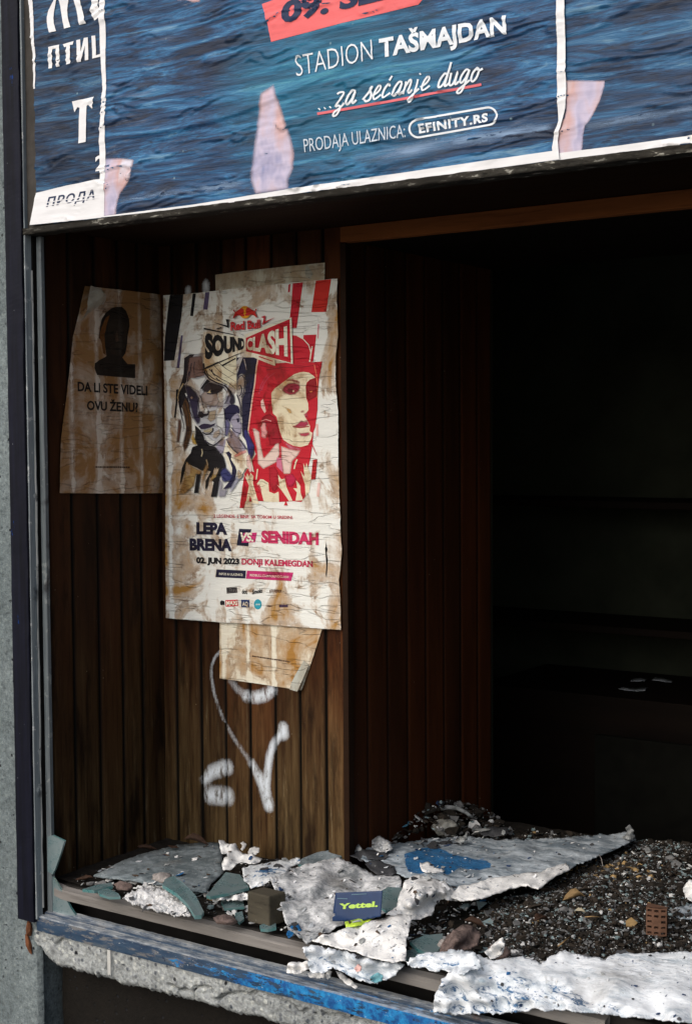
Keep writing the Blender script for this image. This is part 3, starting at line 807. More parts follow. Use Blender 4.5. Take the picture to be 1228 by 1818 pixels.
def mat_skin(name, soft=True):
    t = NT('fascia_print_' + name)
    n = t.noise(9, 4, .55, t.map((1, 1, .6))); st = t.noise(1, 6, .65, t.map((6, 6, 60), rot=(0, R(-4), 0)))
    c = t.ramp(n, [(.34, s2l((120, 128, 170))), (.44, s2l((196, 186, 206))), (.54, s2l((202, 164, 160))), (.64, s2l((214, 216, 228)))])
    c = t.mix(.7, c, t.ramp(st, [(.25, (.72, .74, .8)), (.7, (1.05, 1.05, 1.05))]), 'MULTIPLY')
    return t.out(c, .6, .3, t.bump(st, .35, .002), Alpha=t.attr('alpha'))
def mat_fink(name, rgb, var=.18):
    t = NT('fascia_ink_' + name)
    n = t.noise(1, 6, .65, t.map((6, 6, 60), rot=(0, R(-4), 0)))
    c = t.mix(1.0, s2l(rgb), t.ramp(n, [(.25, (1 - var,) * 3), (.7, (1 + var * .4,) * 3)]), 'MULTIPLY')
    return t.out(c, .6, .3, t.bump(n, .35, .002))
F_WHITE = mat_fink('white', (228, 228, 230), .1); F_CORAL = mat_fink('coral', (232, 106, 108), .2); F_CORAL2 = mat_fink('coral_line', (214, 104, 112), .1)
F_NAVY = mat_fink('navy', (24, 42, 76)); F_SK1 = mat_fink('skin_pale', (196, 190, 208)); F_SK2 = mat_fink('skin_warm', (190, 160, 158)); F_SK3 = mat_fink('skin_light', (205, 215, 226))
F_SK4 = mat_fink('skin_mid', (150, 152, 178)); F_TXT = mat_fink('text_white', (222, 228, 234), .06); F_TXT2 = mat_fink('text_dim', (196, 208, 220), .06)
F_SKIN = mat_skin('skin')
def mat_mist():
    t = NT('fascia_print_mist'); st = t.noise(1, 6, .65, t.map((4, 4, 46), rot=(0, R(-6), 0)))
    return t.out(t.ramp(st, [(.3, s2l((44, 76, 118))), (.7, s2l((140, 168, 200)))]), .6, .3, Alpha=t.math('MULTIPLY', t.attr('alpha'), t.ramp(st, [(.42, 0.0), (.62, .85)])))
F_MIST = mat_mist()
GR_F = 'concert posters pasted on the fascia'

# -- left one, cut off by its neighbour
base = (.1, 0, 1.412)
fl = empty('fascia_poster', base)
coons(shL, [(56, 400.5), (120, 394), (186, 387)], [(186, 387), (186, 200), (186, -70)], [(52, -62), (120, -70), (186, -78)], [(56, 400.5), (66, 340), (64, 200), (60, 60), (55, -62)], 46, 150, mat_sea('navy_print', 3.0, 0, 9, 9, .62, 0), 'paper_sheet', fl, rag=.0025)
A = Art(shL)
A.poly([(56, 400), (66, 343), (120, 330), (186, 317), (186, 386.5), (120, 393.5)], F_WHITE, 14)
A.line([(63, 158), (63.5, 100), (59, 40), (56, -30)], 3, F_WHITE, 8)
A.build_each('white_border', fl, lift=.0012)
A = Art(shL); z = lambda pts: zz(6.14, 50, 0, pts)
for q in ([(325, -60), (325, 0), (298, 120), (292, 200), (300, 260), (330, 345), (255, 362), (232, 300), (221, 240), (220, 190), (235, 120), (262, 70), (300, 0), (300, -60)],
          [(345, -60), (350, 0), (366, 80), (380, 160), (392, 230), (415, 320), (485, 300), (460, 235), (446, 175), (442, 120), (448, 50), (455, 0), (455, -60)],
          [(500, -60), (512, 0), (540, 100), (558, 175), (578, 279), (650, 260), (630, 190), (610, 115), (592, 40), (582, 0), (575, -60)],
          [(715, -60), (718, 0), (710, 70), (702, 125), (722, 180), (745, 231), (802, 195), (802, 110), (790, 90), (780, 40), (785, 0), (785, -60)],
          [(237, 517), (355, 491), (361, 726), (325, 735), (318, 532), (281, 541), (279, 746), (240, 752)],
          [(393, 488), (510, 450), (500, 490), (470, 494), (479, 699), (432, 709), (430, 512), (412, 520)],
          [(538, 442), (582, 432), (584, 570), (622, 418), (665, 410), (669, 655), (632, 662), (630, 500), (588, 676), (548, 682)],
          [(704, 396), (746, 390), (752, 606), (806, 590), (806, 620), (712, 642)]):
    A.poly(z(q), F_WHITE)
A.poly(zz(2, 0, 0, [(262, 362), (341, 345), (334, 388), (320, 374), (314, 378), (312, 505), (286, 511), (289, 384), (281, 382), (271, 400)]), F_WHITE)
A.text('2', F_WHITE, (172, 305), (190, 302), 27, off=.03)
A.text('ПРОДА', F_NAVY, (85, 368), (171, 354), 16, off=.025, shear=.25, gap=1.15)
for yy in (0, 6):
    A.line([(83, 361.5 + yy * .9 - 1), (130, 354 + yy * .9 - 1), (178, 347 + yy * .9 - 1)], 1.6, F_WHITE)
A.build_each('printed_letter', fl, lift=.0016)
tag(fl, 'narrow navy poster strip with large white Cyrillic letters, leftmost on the fascia', 'poster', GR_F)

# -- right one (its neighbour overlaps it)
fr_r = empty('fascia_poster', (1.4, 0, 1.412))
coons(shL, [(982, 291), (1100, 274), (1228, 257.5), (1600, 205)], [(1600, 205), (1600, 0), (1600, -180)], [(992, -80), (1228, -120), (1600, -180)], [(982, 291), (990, 200), (992, 0), (992, -80)], 70, 150, mat_sea('dark_sea_print', 8.0, 0, 9, 9, .8, 0), 'paper_sheet', fr_r, rag=.002)
A = Art(shL)
A.soft([(1035, 215), (1100, 186), (1228, 160), (1450, 130), (1450, 175), (1228, 206), (1120, 222), (1040, 235)], F_MIST, 14, 7)
A.build('printed_mist', fr_r)
A = Art(shL)
A.soft([(985, 142), (1075, 143), (1074, 155), (1066, 180), (1058, 197), (1048, 215), (1040, 224), (1037, 240), (1035, 268), (1034, 275), (985, 282)], F_SKIN, 3)
A.build('printed_arm', fr_r)
A = Art(shL)
A.poly([(982, 290.5), (1100, 273.5), (1228, 257), (1600, 205), (1600, 188), (1228, 241), (1100, 259), (1035, 267), (990, 273)], F_WHITE, 14)
A.build('white_border', fr_r, lift=.0012)
tag(fr_r, 'dark sea blue poster with a pale arm, right of the white strip on the fascia', 'poster', GR_F)

# -- the big middle one
fm = empty('fascia_poster', (.7, 0, 1.412))
coons(shM, [(181, 387), (350, 369), (520, 346), (750, 317), (995, 284)], [(995, 284), (983, 268), (996, 225), (1004, 200), (1006, 170), (1004, 80), (1003, 0), (1003, -110)], [(180, -60), (600, -85), (1003, -110)], [(181, 387), (180, 250), (186, 160), (180, 80), (181, -60)], 240, 200, mat_sea('sea_print', 1.0, 0, .05, .17), 'paper_sheet', fm, rag=.002)
A = Art(shM)
A.soft([(620, 276), (700, 256), (900, 222), (984, 204), (984, 244), (880, 262), (760, 280), (640, 298)], F_MIST, 14, 7)
A.build('printed_mist', fm)
A = Art(shM)
A.soft([(210, 352), (300, 330), (420, 318), (455, 322), (450, 338), (330, 352), (215, 366)], F_MIST, 9, 6)
A.build('printed_mist', fm)
A = Art(shM)
A.soft([(487, 148), (492, 160), (500, 185), (510, 215), (520, 245), (526, 272), (524, 300), (516, 320), (516, 338), (455, 347), (445, 322), (446, 300), (450, 270), (454, 240), (458, 210), (463, 165)], F_SKIN, 7)
A.build('printed_arm', fm)
A = Art(shM)
A.soft([(182, 281), (215, 280), (241, 283), (239, 300), (235, 317), (226, 332), (216, 345), (211, 362), (209, 383), (182, 388)], F_SKIN, 4)
A.build('printed_arm', fm)
A = Art(shM)
A.soft([(305, -40), (362, -46), (358, 5), (345, 6), (330, 1), (318, 3)], F_SKIN, 3)
A.build('printed_arm', fm)
A = Art(shM)
A.poly([(467, 8), (505, -6), (600, -25), (760, -60), (770, -20), (744, 9), (600, 44), (483, 75), (476, 40)], F_CORAL, 14)
A.build('red_banner', fm)
A = Art(shM)
A.text('09. SEP', F_NAVY, (503, 43), (712, -6), 38, off=.045, shear=.12, up=(-2, -38), layer=3)
A.build('lettering', fm, lift=.0014); A = Art(shM)
A.text('STADION', F_TXT, (528, 136), (664, 106), 34, off=-.012, up=(-3, -35), layer=1)
A.build('lettering', fm, lift=.0014); A = Art(shM)
A.text('TAŠMAJDAN', F_TXT, (676, 104), (902, 62), 34, off=.035, up=(-2, -34), layer=1)
A.build('lettering', fm, lift=.0014); A = Art(shM)
A.line([(566, 203), (700, 180), (856, 151)], 4.6, F_CORAL2, layer=1)
A.build('lettering', fm, lift=.0014); A = Art(shM)
A.text('PRODAJA ULAZNICA:', F_TXT2, (543, 271), (722, 244), 22, off=-.004, up=(-2, -23), layer=1)
A.build('lettering', fm, lift=.0014); A = Art(shM)
A.text('EFINITY.RS', F_TXT, (746, 238), (868, 217), 15, off=.04, gap=1.12, up=(-1, -16), layer=1)
def pill(a_, b_, r_):
    dx, dy = b_[0] - a_[0], b_[1] - a_[1]; L = math.hypot(dx, dy); ex, ey = dx / L, dy / L
    an = math.atan2(dy, dx); out = []
    for c, s0 in ((b_, -90), (a_, 90)):
        for i in range(13):
            t_ = an + R(s0 + i * 15); out.append((c[0] + r_ * math.cos(t_), c[1] + r_ * math.sin(t_)))
    return out + [out[0]]
A.build('lettering', fm, lift=.0014); A = Art(shM)
A.line(pill((744, 229), (868, 207), 15.5), 3.6, F_TXT, layer=1)
A.build('lettering_frame', fm, lift=.0009); A = Art(shM)
# brush script: each letter as pen strokes in its own slanted frame
SC = {'.': [([(.1, .02), (.14, .06)], .16)],
      'z': [([(.05, .62), (.2, .68), (.45, .62), (.3, .3), (.1, .02), (.3, .05), (.42, -.1), (.3, -.38), (.1, -.42), (.12, -.25), (.4, -.08), (.62, .12)], .12)],
      'a': [([(.5, .6), (.3, .66), (.1, .4), (.08, .12), (.2, .02), (.38, .2), (.5, .6), (.44, .2), (.5, .03), (.7, .15)], .13)],
      's': [([(0, .1), (.3, .5), (.38, .68), (.3, .55), (.45, .25), (.4, .05), (.2, .0), (.1, .1)], .13)],
      'e': [([(0, .2), (.3, .35), (.42, .55), (.3, .67), (.13, .45), (.1, .15), (.25, .02), (.55, .2)], .12)],
      'c': [([(.42, .52), (.32, .66), (.13, .45), (.1, .15), (.25, .02), (.55, .2)], .13)],
      'n': [([(.05, .62), (.1, .5), (.08, .02)], .13), ([(.1, .35), (.3, .66), (.4, .55), (.36, .12), (.45, .03), (.6, .15)], .12)],
      'j': [([(.15, .62), (.15, .2), (.1, -.2), (-.02, -.42), (-.12, -.38), (-.05, -.2), (.35, .15)], .12), ([(.18, .84), (.22, .88)], .13)],
      'd': [([(.46, .58), (.3, .66), (.1, .4), (.08, .12), (.2, .02), (.38, .2), (.48, .6), (.56, 1.15), (.46, .3), (.5, .03), (.7, .15)], .13)],
      'u': [([(.05, .64), (.08, .15), (.2, .02), (.36, .15), (.44, .64), (.42, .15), (.5, .03), (.65, .15)], .13)],
      'g': [([(.5, .58), (.3, .66), (.1, .4), (.08, .15), (.2, .05), (.38, .25), (.5, .62), (.42, 0), (.3, -.38), (.1, -.42), (.08, -.28), (.5, .0), (.65, .12)], .12)],
      'o': [([(.32, .66), (.12, .45), (.1, .12), (.25, .02), (.42, .2), (.45, .5), (.32, .66), (.42, .5), (.66, .56)], .13)]}
def script(word, p0, p1, size):
    adv = {'.': .32, ' ': .45, 'j': .42, 's': .5, 'c': .52, 'e': .55}; tot = sum(adv.get(c, .64) for c in word)
    x = 0; dx, dy = (p1[0] - p0[0]) / tot, (p1[1] - p0[1]) / tot
    for ch in word:
        for st, wd in SC.get('c' if ch == 'ć' else ch, []):
            q = []
            for i in range(len(st) - 1):
                P = [st[max(0, i - 1)], st[i], st[i + 1], st[min(len(st) - 1, i + 2)]]
                for k in range(4):
                    t_ = k / 4
                    q.append(tuple(.5 * (2 * P[1][j] + (P[2][j] - P[0][j]) * t_ + (2 * P[0][j] - 5 * P[1][j] + 4 * P[2][j] - P[3][j]) * t_ ** 2 + (3 * P[1][j] - P[0][j] - 3 * P[2][j] + P[3][j]) * t_ ** 3) for j in range(2)))
            q.append(st[-1])
            A.line([(p0[0] + (x + a_ + b_ * .3) * dx, p0[1] + (x + a_ + b_ * .3) * dy - b_ * size) for a_, b_ in q], wd * size * .78, F_TXT, layer=2)
        if ch == 'ć': A.line([(p0[0] + (x + .55) * dx, p0[1] + (x + .55) * dy - .82 * size), (p0[0] + (x + .72) * dx, p0[1] + (x + .72) * dy - 1.02 * size)], size * .09, F_TXT, layer=2)
        x += adv.get(ch, .64)
script('...za sećanje dugo', (566, 197), (853, 144), 36)
A.build('script_lettering', fm, lift=.0016)
A = Art(shM)
A.poly([(181, 386.5), (350, 368.5), (520, 345.5), (750, 316.5), (995, 283.5), (985, 269), (985, 268), (750, 302), (520, 335.5), (350, 363), (205, 381.5), (186, 384)], F_WHITE, 12)
A.poly([(983, 284), (981, 262), (985, 240), (992, 215), (990, 170), (990, 80), (988, -20), (988, -100), (1003, -100), (1003, 0), (1004.5, 80), (1006, 168), (1004, 192), (996, 225), (991, 250), (994, 283)], F_WHITE, 12)
A.poly([(181, 386), (179, 250), (185, 160), (179, 80), (180, -50), (189, -50), (190, 60), (189.5, 110), (192, 170), (189, 230), (190, 290), (187, 385)], F_WHITE, 12)
A.build_each('white_border', fm, lift=.0012)
tag(fm, 'large sea blue concert poster with white venue lettering, in the middle of the fascia', 'poster', GR_F)

# ================= papers inside the display
def wrN(y, z):
    g_ = min(abs(y - c) for c in lc[1:-1])
    return .0012 + .0012 * math.exp(-(g_ / .006) ** 2) + .0022 * (fbm(y * 5, z * 9, 2, 3) + .4) + .0008 * nz(y * 25, z * 14, 4)
shN = Sheet('x', .0022, 1, wrN)
GRN = 'papers glued to the planks'
nt = empty('paper_notice', (.003, .25, .866))
coons(shN, [(105, 875.5), (200, 876), (289.5, 875.5)], [(289.5, 875.5), (291, 700), (292, 524)], [(150, 507.5), (170, 510), (218, 515), (292, 524)], [(105, 875.5), (108, 780), (119, 690), (128, 600), (138, 560), (150, 507.5)], 50, 64, P_NOTE, 'paper_sheet', nt, rag=.0008)
z = lambda pts: zz(4.1308, 80, 460, pts)
K = lambda c: ink('note', c, **W_NOTE)
A = Art(shN)
A.poly(z([(388, 580), (398, 500), (412, 440), (440, 395), (480, 362), (515, 352), (560, 350), (590, 380), (612, 440), (616, 490), (602, 560), (598, 620), (585, 690), (560, 722), (600, 770), (655, 772), (655, 873), (500, 862), (372, 850), (356, 800), (358, 765), (385, 745), (430, 722), (445, 712), (436, 650), (415, 600)]), K((38, 34, 28)), 5)
A.poly(z([(392, 565), (410, 500), (440, 430), (470, 410), (450, 470), (430, 560), (436, 660), (440, 705), (420, 690), (410, 620)]), K((128, 92, 40)))
A.poly(z([(455, 470), (500, 440), (570, 450), (596, 500), (588, 600), (570, 680), (530, 712), (480, 690), (455, 600)]), K((50, 44, 36)), 5)
A.poly(z([(505, 560), (525, 520), (532, 600), (515, 610)]), K((86, 74, 62)))
A.poly(z([(470, 535), (502, 528), (500, 545), (474, 548)]), K((24, 22, 18))); A.poly(z([(545, 535), (576, 530), (576, 545), (548, 548)]), K((24, 22, 18)))
A.poly(z([(490, 655), (520, 648), (552, 655), (522, 668)]), K((26, 22, 18)))
A.poly(z([(560, 722), (600, 770), (655, 772), (650, 790), (590, 800), (560, 770)]), K((28, 24, 22)))
A.build('printed_portrait', nt, dl=.00012)
A = Art(shN)
A.text('DA LI STE VIDELI', K((22, 20, 22)), (136.9, 694.6), (260.6, 702.4), 17, off=.03)
A.build('question_lettering', nt)
A = Art(shN)
A.text('OVU ŽENU?', K((22, 20, 22)), (153.4, 728), (243.6, 731.8), 16.5, off=.03)
A.build('question_lettering', nt)
A = Art(shN)
x = 168.5
while x < 229:
    wd = rg.uniform(1.2, 3.4); A.line([(x, 829 + (x - 168) * .01), (min(230, x + wd), 829 + (x - 168) * .01)], 2.6, K((70, 52, 34))); x += wd + .8
A.build('small_print', nt)
# the corner that has come unstuck and curled over
cu = [(150, 508), (158, 511), (168, 513), (175.5, 526), (181, 541), (172, 541.5), (162, 547), (150, 556), (137, 573)]
pl = [shN.plane(*q) for q in cu]
v2, f2 = cdt_fill(subdiv(pl, .004), .005)
hy, hz = shN.plane(150, 508); ey, ez = shN.plane(181, 541); gy, gz = shN.plane(137, 573)
def curl(y, z_):
    # distance from the fold line between the two far ends
    nx_, ny_ = -(gz - ez), (gy - ey); L = math.hypot(nx_, ny_); d = abs(((y - ey) * nx_ + (z_ - ez) * ny_) / L)
    return .004 + .016 * math.sin(min(1, d / .03) * 2.2)
mesh_obj('curled_corner', [shN.at(y, z_, curl(y, z_)) for y, z_ in v2], f2, P_BACK, nt, smooth=True)
tag(nt, 'brown stained missing person notice with dark portrait, on the side wall', 'notice', GRN)

# the two sheets behind the big concert poster
def wrB(x, z_):
    g_ = min(abs(x - c) for c in bc[1:-1])
    return .001 + .0010 * math.exp(-(g_ / .006) ** 2) + .0018 * (fbm(x * 5, z_ * 8, 7, 3) + .35)
shB = Sheet('y', DB - .0015, -1, wrB)
up_ = empty('old_paper_sheet', (.24, DB, 1.2))
coons(shB, [(386, 620), (577, 610)], [(577, 610), (577, 466.5)], [(383, 488), (420, 483), (510, 473), (577, 466.5)], [(386, 620), (383, 488)], 40, 30, P_TOP, 'paper_sheet', up_, rag=.0006)
A = Art(shB)
A.poly(zz(3.612, 280, 460, [(952, 45), (965, 40), (1000, 95), (985, 130), (955, 120), (948, 85)]), P_BACK, 5)
A.build('torn_patch', up_, lift=.0012)
tag(up_, 'stained blank sheet peeping out above the tall concert poster', 'paper sheet', GRN)
lo_ = empty('paper_notice', (.2, DB, .46))
coons(shB, [(390.5, 1204), (460, 1214), (536, 1225.5)], [(536, 1225.5), (552, 1180), (572, 1118), (580, 1040)], [(391, 1030), (580, 1040)], [(390.5, 1204), (391, 1030)], 36, 40, P_LOW, 'paper_sheet', lo_, rag=.0008)
A = Art(shB); x = 449
while x < 516:
    wd = rg.uniform(1.2, 3.4); A.line([(x, 1164.5 + (x - 449) * .15), (min(517, x + wd), 1164.5 + (x + wd - 449) * .15)], 2.4, ink('low', (82, 66, 58), **W_LOW)); x += wd + .8
A.build('small_print', lo_)
cu = [(536, 1225.5), (522, 1222), (524, 1210), (530, 1196), (541, 1172), (551, 1180)]
v2, f2 = cdt_fill(subdiv([shB.plane(*q) for q in cu], .004), .005)
mesh_obj('curled_corner', [shB.at(x_, z_, .0015 + .012 * max(0, (.52 - z_) / .06)) for x_, z_ in v2], f2, P_BACK, lo_, smooth=True)
tag(lo_, 'stained notice with slanting right edge hanging below the concert poster', 'notice', GRN)

# the tall concert poster
def wrP(x, z_):
    g_ = min(abs(x - c) for c in bc[1:-1])
    return .0045 + .0007 * math.exp(-(g_ / .012) ** 2) + .0030 * (fbm(x * 3, z_ * 5, 5, 2) + .35)
shP = Sheet('y', DB - .004, -1, wrP)
ps = empty('concert_poster', (.25, DB, .585))
coons(shP, [(298, 1097), (391, 1104), (468, 1108), (607, 1118)], [(607, 1118), (606, 1066), (604, 1030), (609, 978), (606, 940), (606, 920), (604, 875), (602.5, 812), (602.5, 731), (598, 684), (598, 632), (602, 592), (600, 529), (601.5, 494.6)],
      [(292.5, 524.5), (328, 523), (382, 517), (501, 504), (601.5, 494.6)], [(298, 1097), (297, 980), (297, 890), (296, 760), (295, 676), (294, 637), (293, 580), (292.5, 524.5)], 90, 140, P_MAIN, 'paper_sheet', ps, rag=.0016)
I = lambda *c: ink('main', c, **W_MAIN)
IS = lambda *c: ink('main', c, soft=True, **W_MAIN)
BLK, NVY, RED, WHT, PUR = I(20, 19, 24), I(28, 26, 54), I(188, 26, 44), I(226, 222, 204), I(92, 82, 118)
# bars
A = Art(shP); z = lambda pts: zz(3.612, 280, 460, pts)
for q, mt in (([(90, 232), (175, 228), (166, 350), (120, 650), (53, 654), (60, 500), (75, 350)], BLK), ([(237, 222), (257, 222), (240, 367), (221, 365)], BLK),
              ([(316, 215), (343, 213), (332, 325), (303, 325)], PUR), ([(162, 490), (174, 490), (152, 700), (134, 700)], PUR),
              ([(878, 157), (942, 150), (902, 443), (850, 443), (868, 300)], RED), ([(1025, 140), (1122, 130), (1090, 340), (995, 342)], I(196, 40, 30)),
              ([(850, 166), (863, 160), (858, 212), (846, 216)], RED), ([(945, 488), (1027, 485), (1006, 657), (930, 657)], RED), ([(1037, 420), (1045, 418), (1040, 510), (1034, 510)], I(216, 130, 140)),
              ([(866, 488), (905, 492), (940, 510), (970, 538), (990, 580), (998, 660), (866, 662)], RED)): A.poly(z(q), mt, 8)
A.line(z([(905, 492), (945, 515), (978, 552), (992, 600), (985, 660)]), 1.6, WHT)
A.line(z([(1000, 560), (990, 620), (984, 660)]), 2, WHT)
A.build_each('printed_bar', ps)
# left half: face in black, navy and cream
A = Art(shP); z = lambda pts: zz(7.573, 310, 640, pts)
SK, SKL, SKD, BRN, SHD = I(176, 178, 184), IS(208, 210, 208), IS(122, 118, 134), IS(156, 143, 138), IS(50, 44, 68)
HB, HBL, GLD = IS(84, 58, 36), IS(128, 92, 50), IS(180, 146, 66)
A.poly(z([(120, 600), (180, 480), (250, 560), (262, 780), (270, 960), (210, 1150), (150, 1230), (130, 1100), (175, 900), (150, 760)]), HB, 6)
A.poly(z([(70, 800), (120, 780), (130, 900), (100, 1090), (45, 1100)]), IS(96, 66, 52))
A.poly(z([(195, 640), (230, 620), (250, 800), (235, 1000), (205, 1050), (215, 860)]), HBL)
A.line(z([(130, 620), (180, 760), (190, 950), (160, 1160)]), 2, I(60, 40, 26), 1); A.line(z([(170, 560), (215, 720), (230, 900), (190, 1140)]), 1.8, I(40, 28, 20), 1)
A.poly(z([(78, 385), (80, 385), (75, 500), (45, 765), (22, 770), (45, 560), (50, 392)]), BLK)
A.poly(z([(850, -40), (1135, -40), (1128, 20), (1112, 120), (1070, 490), (1040, 760), (1018, 920), (992, 1090), (940, 1010), (935, 700), (870, 400), (858, 100)]), NVY, 6)
A.poly(z([(230, -60), (420, -110), (860, -60), (862, 390), (800, 480), (830, 560), (760, 640), (705, 640), (712, 800), (722, 1000), (690, 1040), (592, 1140), (530, 1152), (440, 1075), (415, 980), (370, 915), (320, 850), (255, 760), (235, 600), (185, 440), (160, 340), (190, 120)]), SK, 6)
A.poly(z([(160, -30), (235, -80), (300, -80), (240, 0), (205, 150), (190, 290), (155, 330), (95, 440), (85, 520), (110, 640), (90, 560), (66, 480), (78, 420), (110, 330), (150, 190)]), I(34, 28, 32))
A.poly(z([(225, -40), (400, -60), (412, 60), (425, 150), (440, 205), (330, 235), (200, 290), (195, 200), (205, 120)]), IS(118, 92, 84), 6)
A.poly(z([(245, 235), (340, 240), (440, 210), (452, 255), (400, 330), (375, 440), (330, 410), (250, 360), (178, 335)]), SKL, 6)
A.poly(z([(170, 335), (255, 362), (330, 440), (362, 505), (356, 640), (350, 705), (385, 765), (372, 830), (335, 850), (285, 775), (240, 620), (195, 480)]), SHD, 6)
A.poly(z([(140, 300), (172, 335), (200, 470), (235, 580), (228, 600), (175, 500), (120, 640), (140, 740), (90, 600), (85, 470)]), I(30, 26, 34))
A.line(z([(178, 440), (205, 500), (232, 560)]), 2.4, SKL, 1); A.line(z([(150, 310), (90, 420), (75, 500), (95, 600)]), 2.6, I(196, 184, 150), 1.6)
A.poly(z([(385, 470), (440, 400), (520, 420), (620, 450), (640, 540), (590, 620), (470, 605), (395, 555)]), BRN, 6)
A.poly(z([(600, 400), (700, 360), (740, 420), (720, 520), (640, 590), (615, 520)]), SKL, 6)
A.poly(z([(720, 480), (800, 440), (830, 520), (780, 600), (700, 590)]), SKD, 6)
A.poly(z([(398, 400), (430, 330), (480, 285), (560, 300), (640, 325), (700, 352), (660, 420), (600, 450), (540, 455), (470, 435), (430, 425)]), IS(46, 36, 40), 6)
A.poly(z([(380, 380), (425, 310), (468, 250), (512, 280), (470, 310), (430, 340), (405, 385)]), BLK)
A.poly(z([(468, 440), (490, 415), (512, 395), (545, 415), (520, 438)]), I(190, 170, 130)); A.poly(z([(505, 400), (540, 405), (560, 430), (520, 440)]), BLK)
A.poly(z([(240, 505), (262, 482), (285, 500), (268, 520)]), I(150, 130, 120))
A.poly(z([(430, -60), (640, -110), (860, -60), (862, 400), (800, 360), (740, 330), (660, 305), (560, 290), (480, 240), (440, 150), (415, 40)]), I(214, 208, 182), 7)
for q, w_ in (([(420, 40), (440, 170), (500, 250), (600, 300), (720, 345), (790, 420), (830, 540)], 3.6), ([(440, 100), (480, 190), (560, 250), (640, 280)], 2.6), ([(530, 120), (550, 180), (580, 215)], 2.2), ([(700, 330), (760, 400), (790, 500)], 3), ([(590, 240), (680, 300), (740, 330)], 2)):
    A.line(z(q), w_, I(40, 32, 40), 1)
A.line(z([(455, 100), (560, 55), (690, -5), (760, -40)]), 3.2, BLK, 2); A.line(z([(675, 70), (800, 0), (850, -25)]), 2.6, BLK, 2)
A.poly(z([(425, 120), (460, 90), (480, 150), (445, 160)]), GLD)
A.line(z([(480, 615), (600, 625), (720, 612), (790, 590)]), 1.6, SKD, .8)
A.poly(z([(362, 600), (420, 590), (480, 640), (498, 690), (460, 720), (400, 690), (360, 690)]), SKL)
A.poly(z([(355, 690), (400, 684), (425, 715), (470, 715), (490, 680), (497, 705), (478, 742), (430, 752), (400, 775), (350, 745)]), I(34, 28, 34)); A.line(z([(470, 690), (490, 675), (500, 700), (480, 735)]), 1.5, BLK)
A.poly(z([(500, 680), (600, 660), (590, 790), (520, 830), (470, 790)]), IS(158, 142, 120)); A.poly(z([(600, 640), (700, 640), (710, 780), (700, 900), (620, 940), (590, 820)]), SKL, 6)
A.poly(z([(358, 885), (395, 860), (430, 848), (480, 852), (522, 862), (590, 842), (560, 875), (500, 905), (440, 920), (388, 922)]), I(42, 34, 58))
A.poly(z([(396, 930), (460, 922), (548, 892), (545, 945), (500, 978), (440, 975)]), IS(168, 158, 128)); A.line(z([(410, 965), (450, 990), (500, 985), (545, 950), (552, 905)]), 1.8, I(34, 28, 34))
A.poly(z([(560, 960), (640, 920), (660, 990), (600, 1050), (540, 1040)]), IS(160, 146, 132)); A.poly(z([(430, 1000), (480, 1010), (540, 1060), (600, 1080), (560, 1140), (520, 1148), (455, 1090)]), SKL)
A.poly(z([(870, 250), (900, 205), (938, 188), (975, 215), (988, 280), (985, 420), (945, 520), (945, 1000), (925, 1000), (905, 700), (890, 560), (862, 470)]), IS(168, 164, 160), 6)
for q in ([(875, 260), (905, 215), (940, 200), (968, 240), (975, 320), (960, 430), (930, 500)], [(885, 350), (915, 330), (938, 380), (930, 450), (900, 480)], [(870, 460), (900, 530), (925, 620), (930, 760)]): A.line(z(q), 2.2, I(50, 44, 60))
A.poly(z([(860, 20), (905, -40), (960, -60), (900, 90), (870, 190)]), I(176, 172, 170)); A.line(z([(965, -20), (985, 60), (998, 130)]), 2.2, I(170, 166, 170), 1)
A.line(z([(1055, 290), (1040, 400), (1015, 500)]), 1.3, I(60, 54, 84), .6)
# neck and hands in black
A.poly(z([(312, 870), (345, 900), (375, 930), (412, 985), (440, 1075), (500, 1142), (575, 1155), (640, 1210), (690, 1300), (720, 1420), (700, 1500), (640, 1560), (600, 1700), (590, 1830), (525, 1830), (560, 1640), (500, 1560), (470, 1700), (445, 1740), (450, 1620), (520, 1490), (480, 1480), (400, 1480), (330, 1440), (260, 1410), (200, 1420), (150, 1530), (100, 1700), (112, 1600), (130, 1450), (180, 1330), (250, 1245), (275, 1165), (345, 1140), (300, 1080), (320, 980)]), I(18, 16, 20), 7)
A.poly(z([(300, 935), (322, 900), (305, 1020), (350, 1140), (280, 1125), (250, 1050), (268, 985)]), GLD)
for q in ([(190, 1350), (250, 1410), (400, 1490), (380, 1560), (330, 1540), (300, 1680), (190, 1780), (90, 1790), (150, 1600)], [(410, 1480), (450, 1400), (470, 1300), (480, 1390), (495, 1440), (450, 1560), (390, 1740), (360, 1760), (400, 1600)],
          [(535, 1540), (560, 1470), (610, 1440), (590, 1480), (640, 1470), (600, 1560), (540, 1620), (480, 1640)]): A.poly(z(q), IS(158, 132, 84))
A.line(z([(400, 1190), (410, 1240), (395, 1290)]), 2, I(180, 170, 140)); A.line(z([(460, 1330), (480, 1400), (450, 1470)]), 2.4, I(150, 136, 110))
A.poly(z([(335, 1530), (380, 1530), (352, 1780), (300, 1780)]), BLK); A.poly(z([(560, 1640), (642, 1590), (600, 1830), (525, 1830)]), BLK)
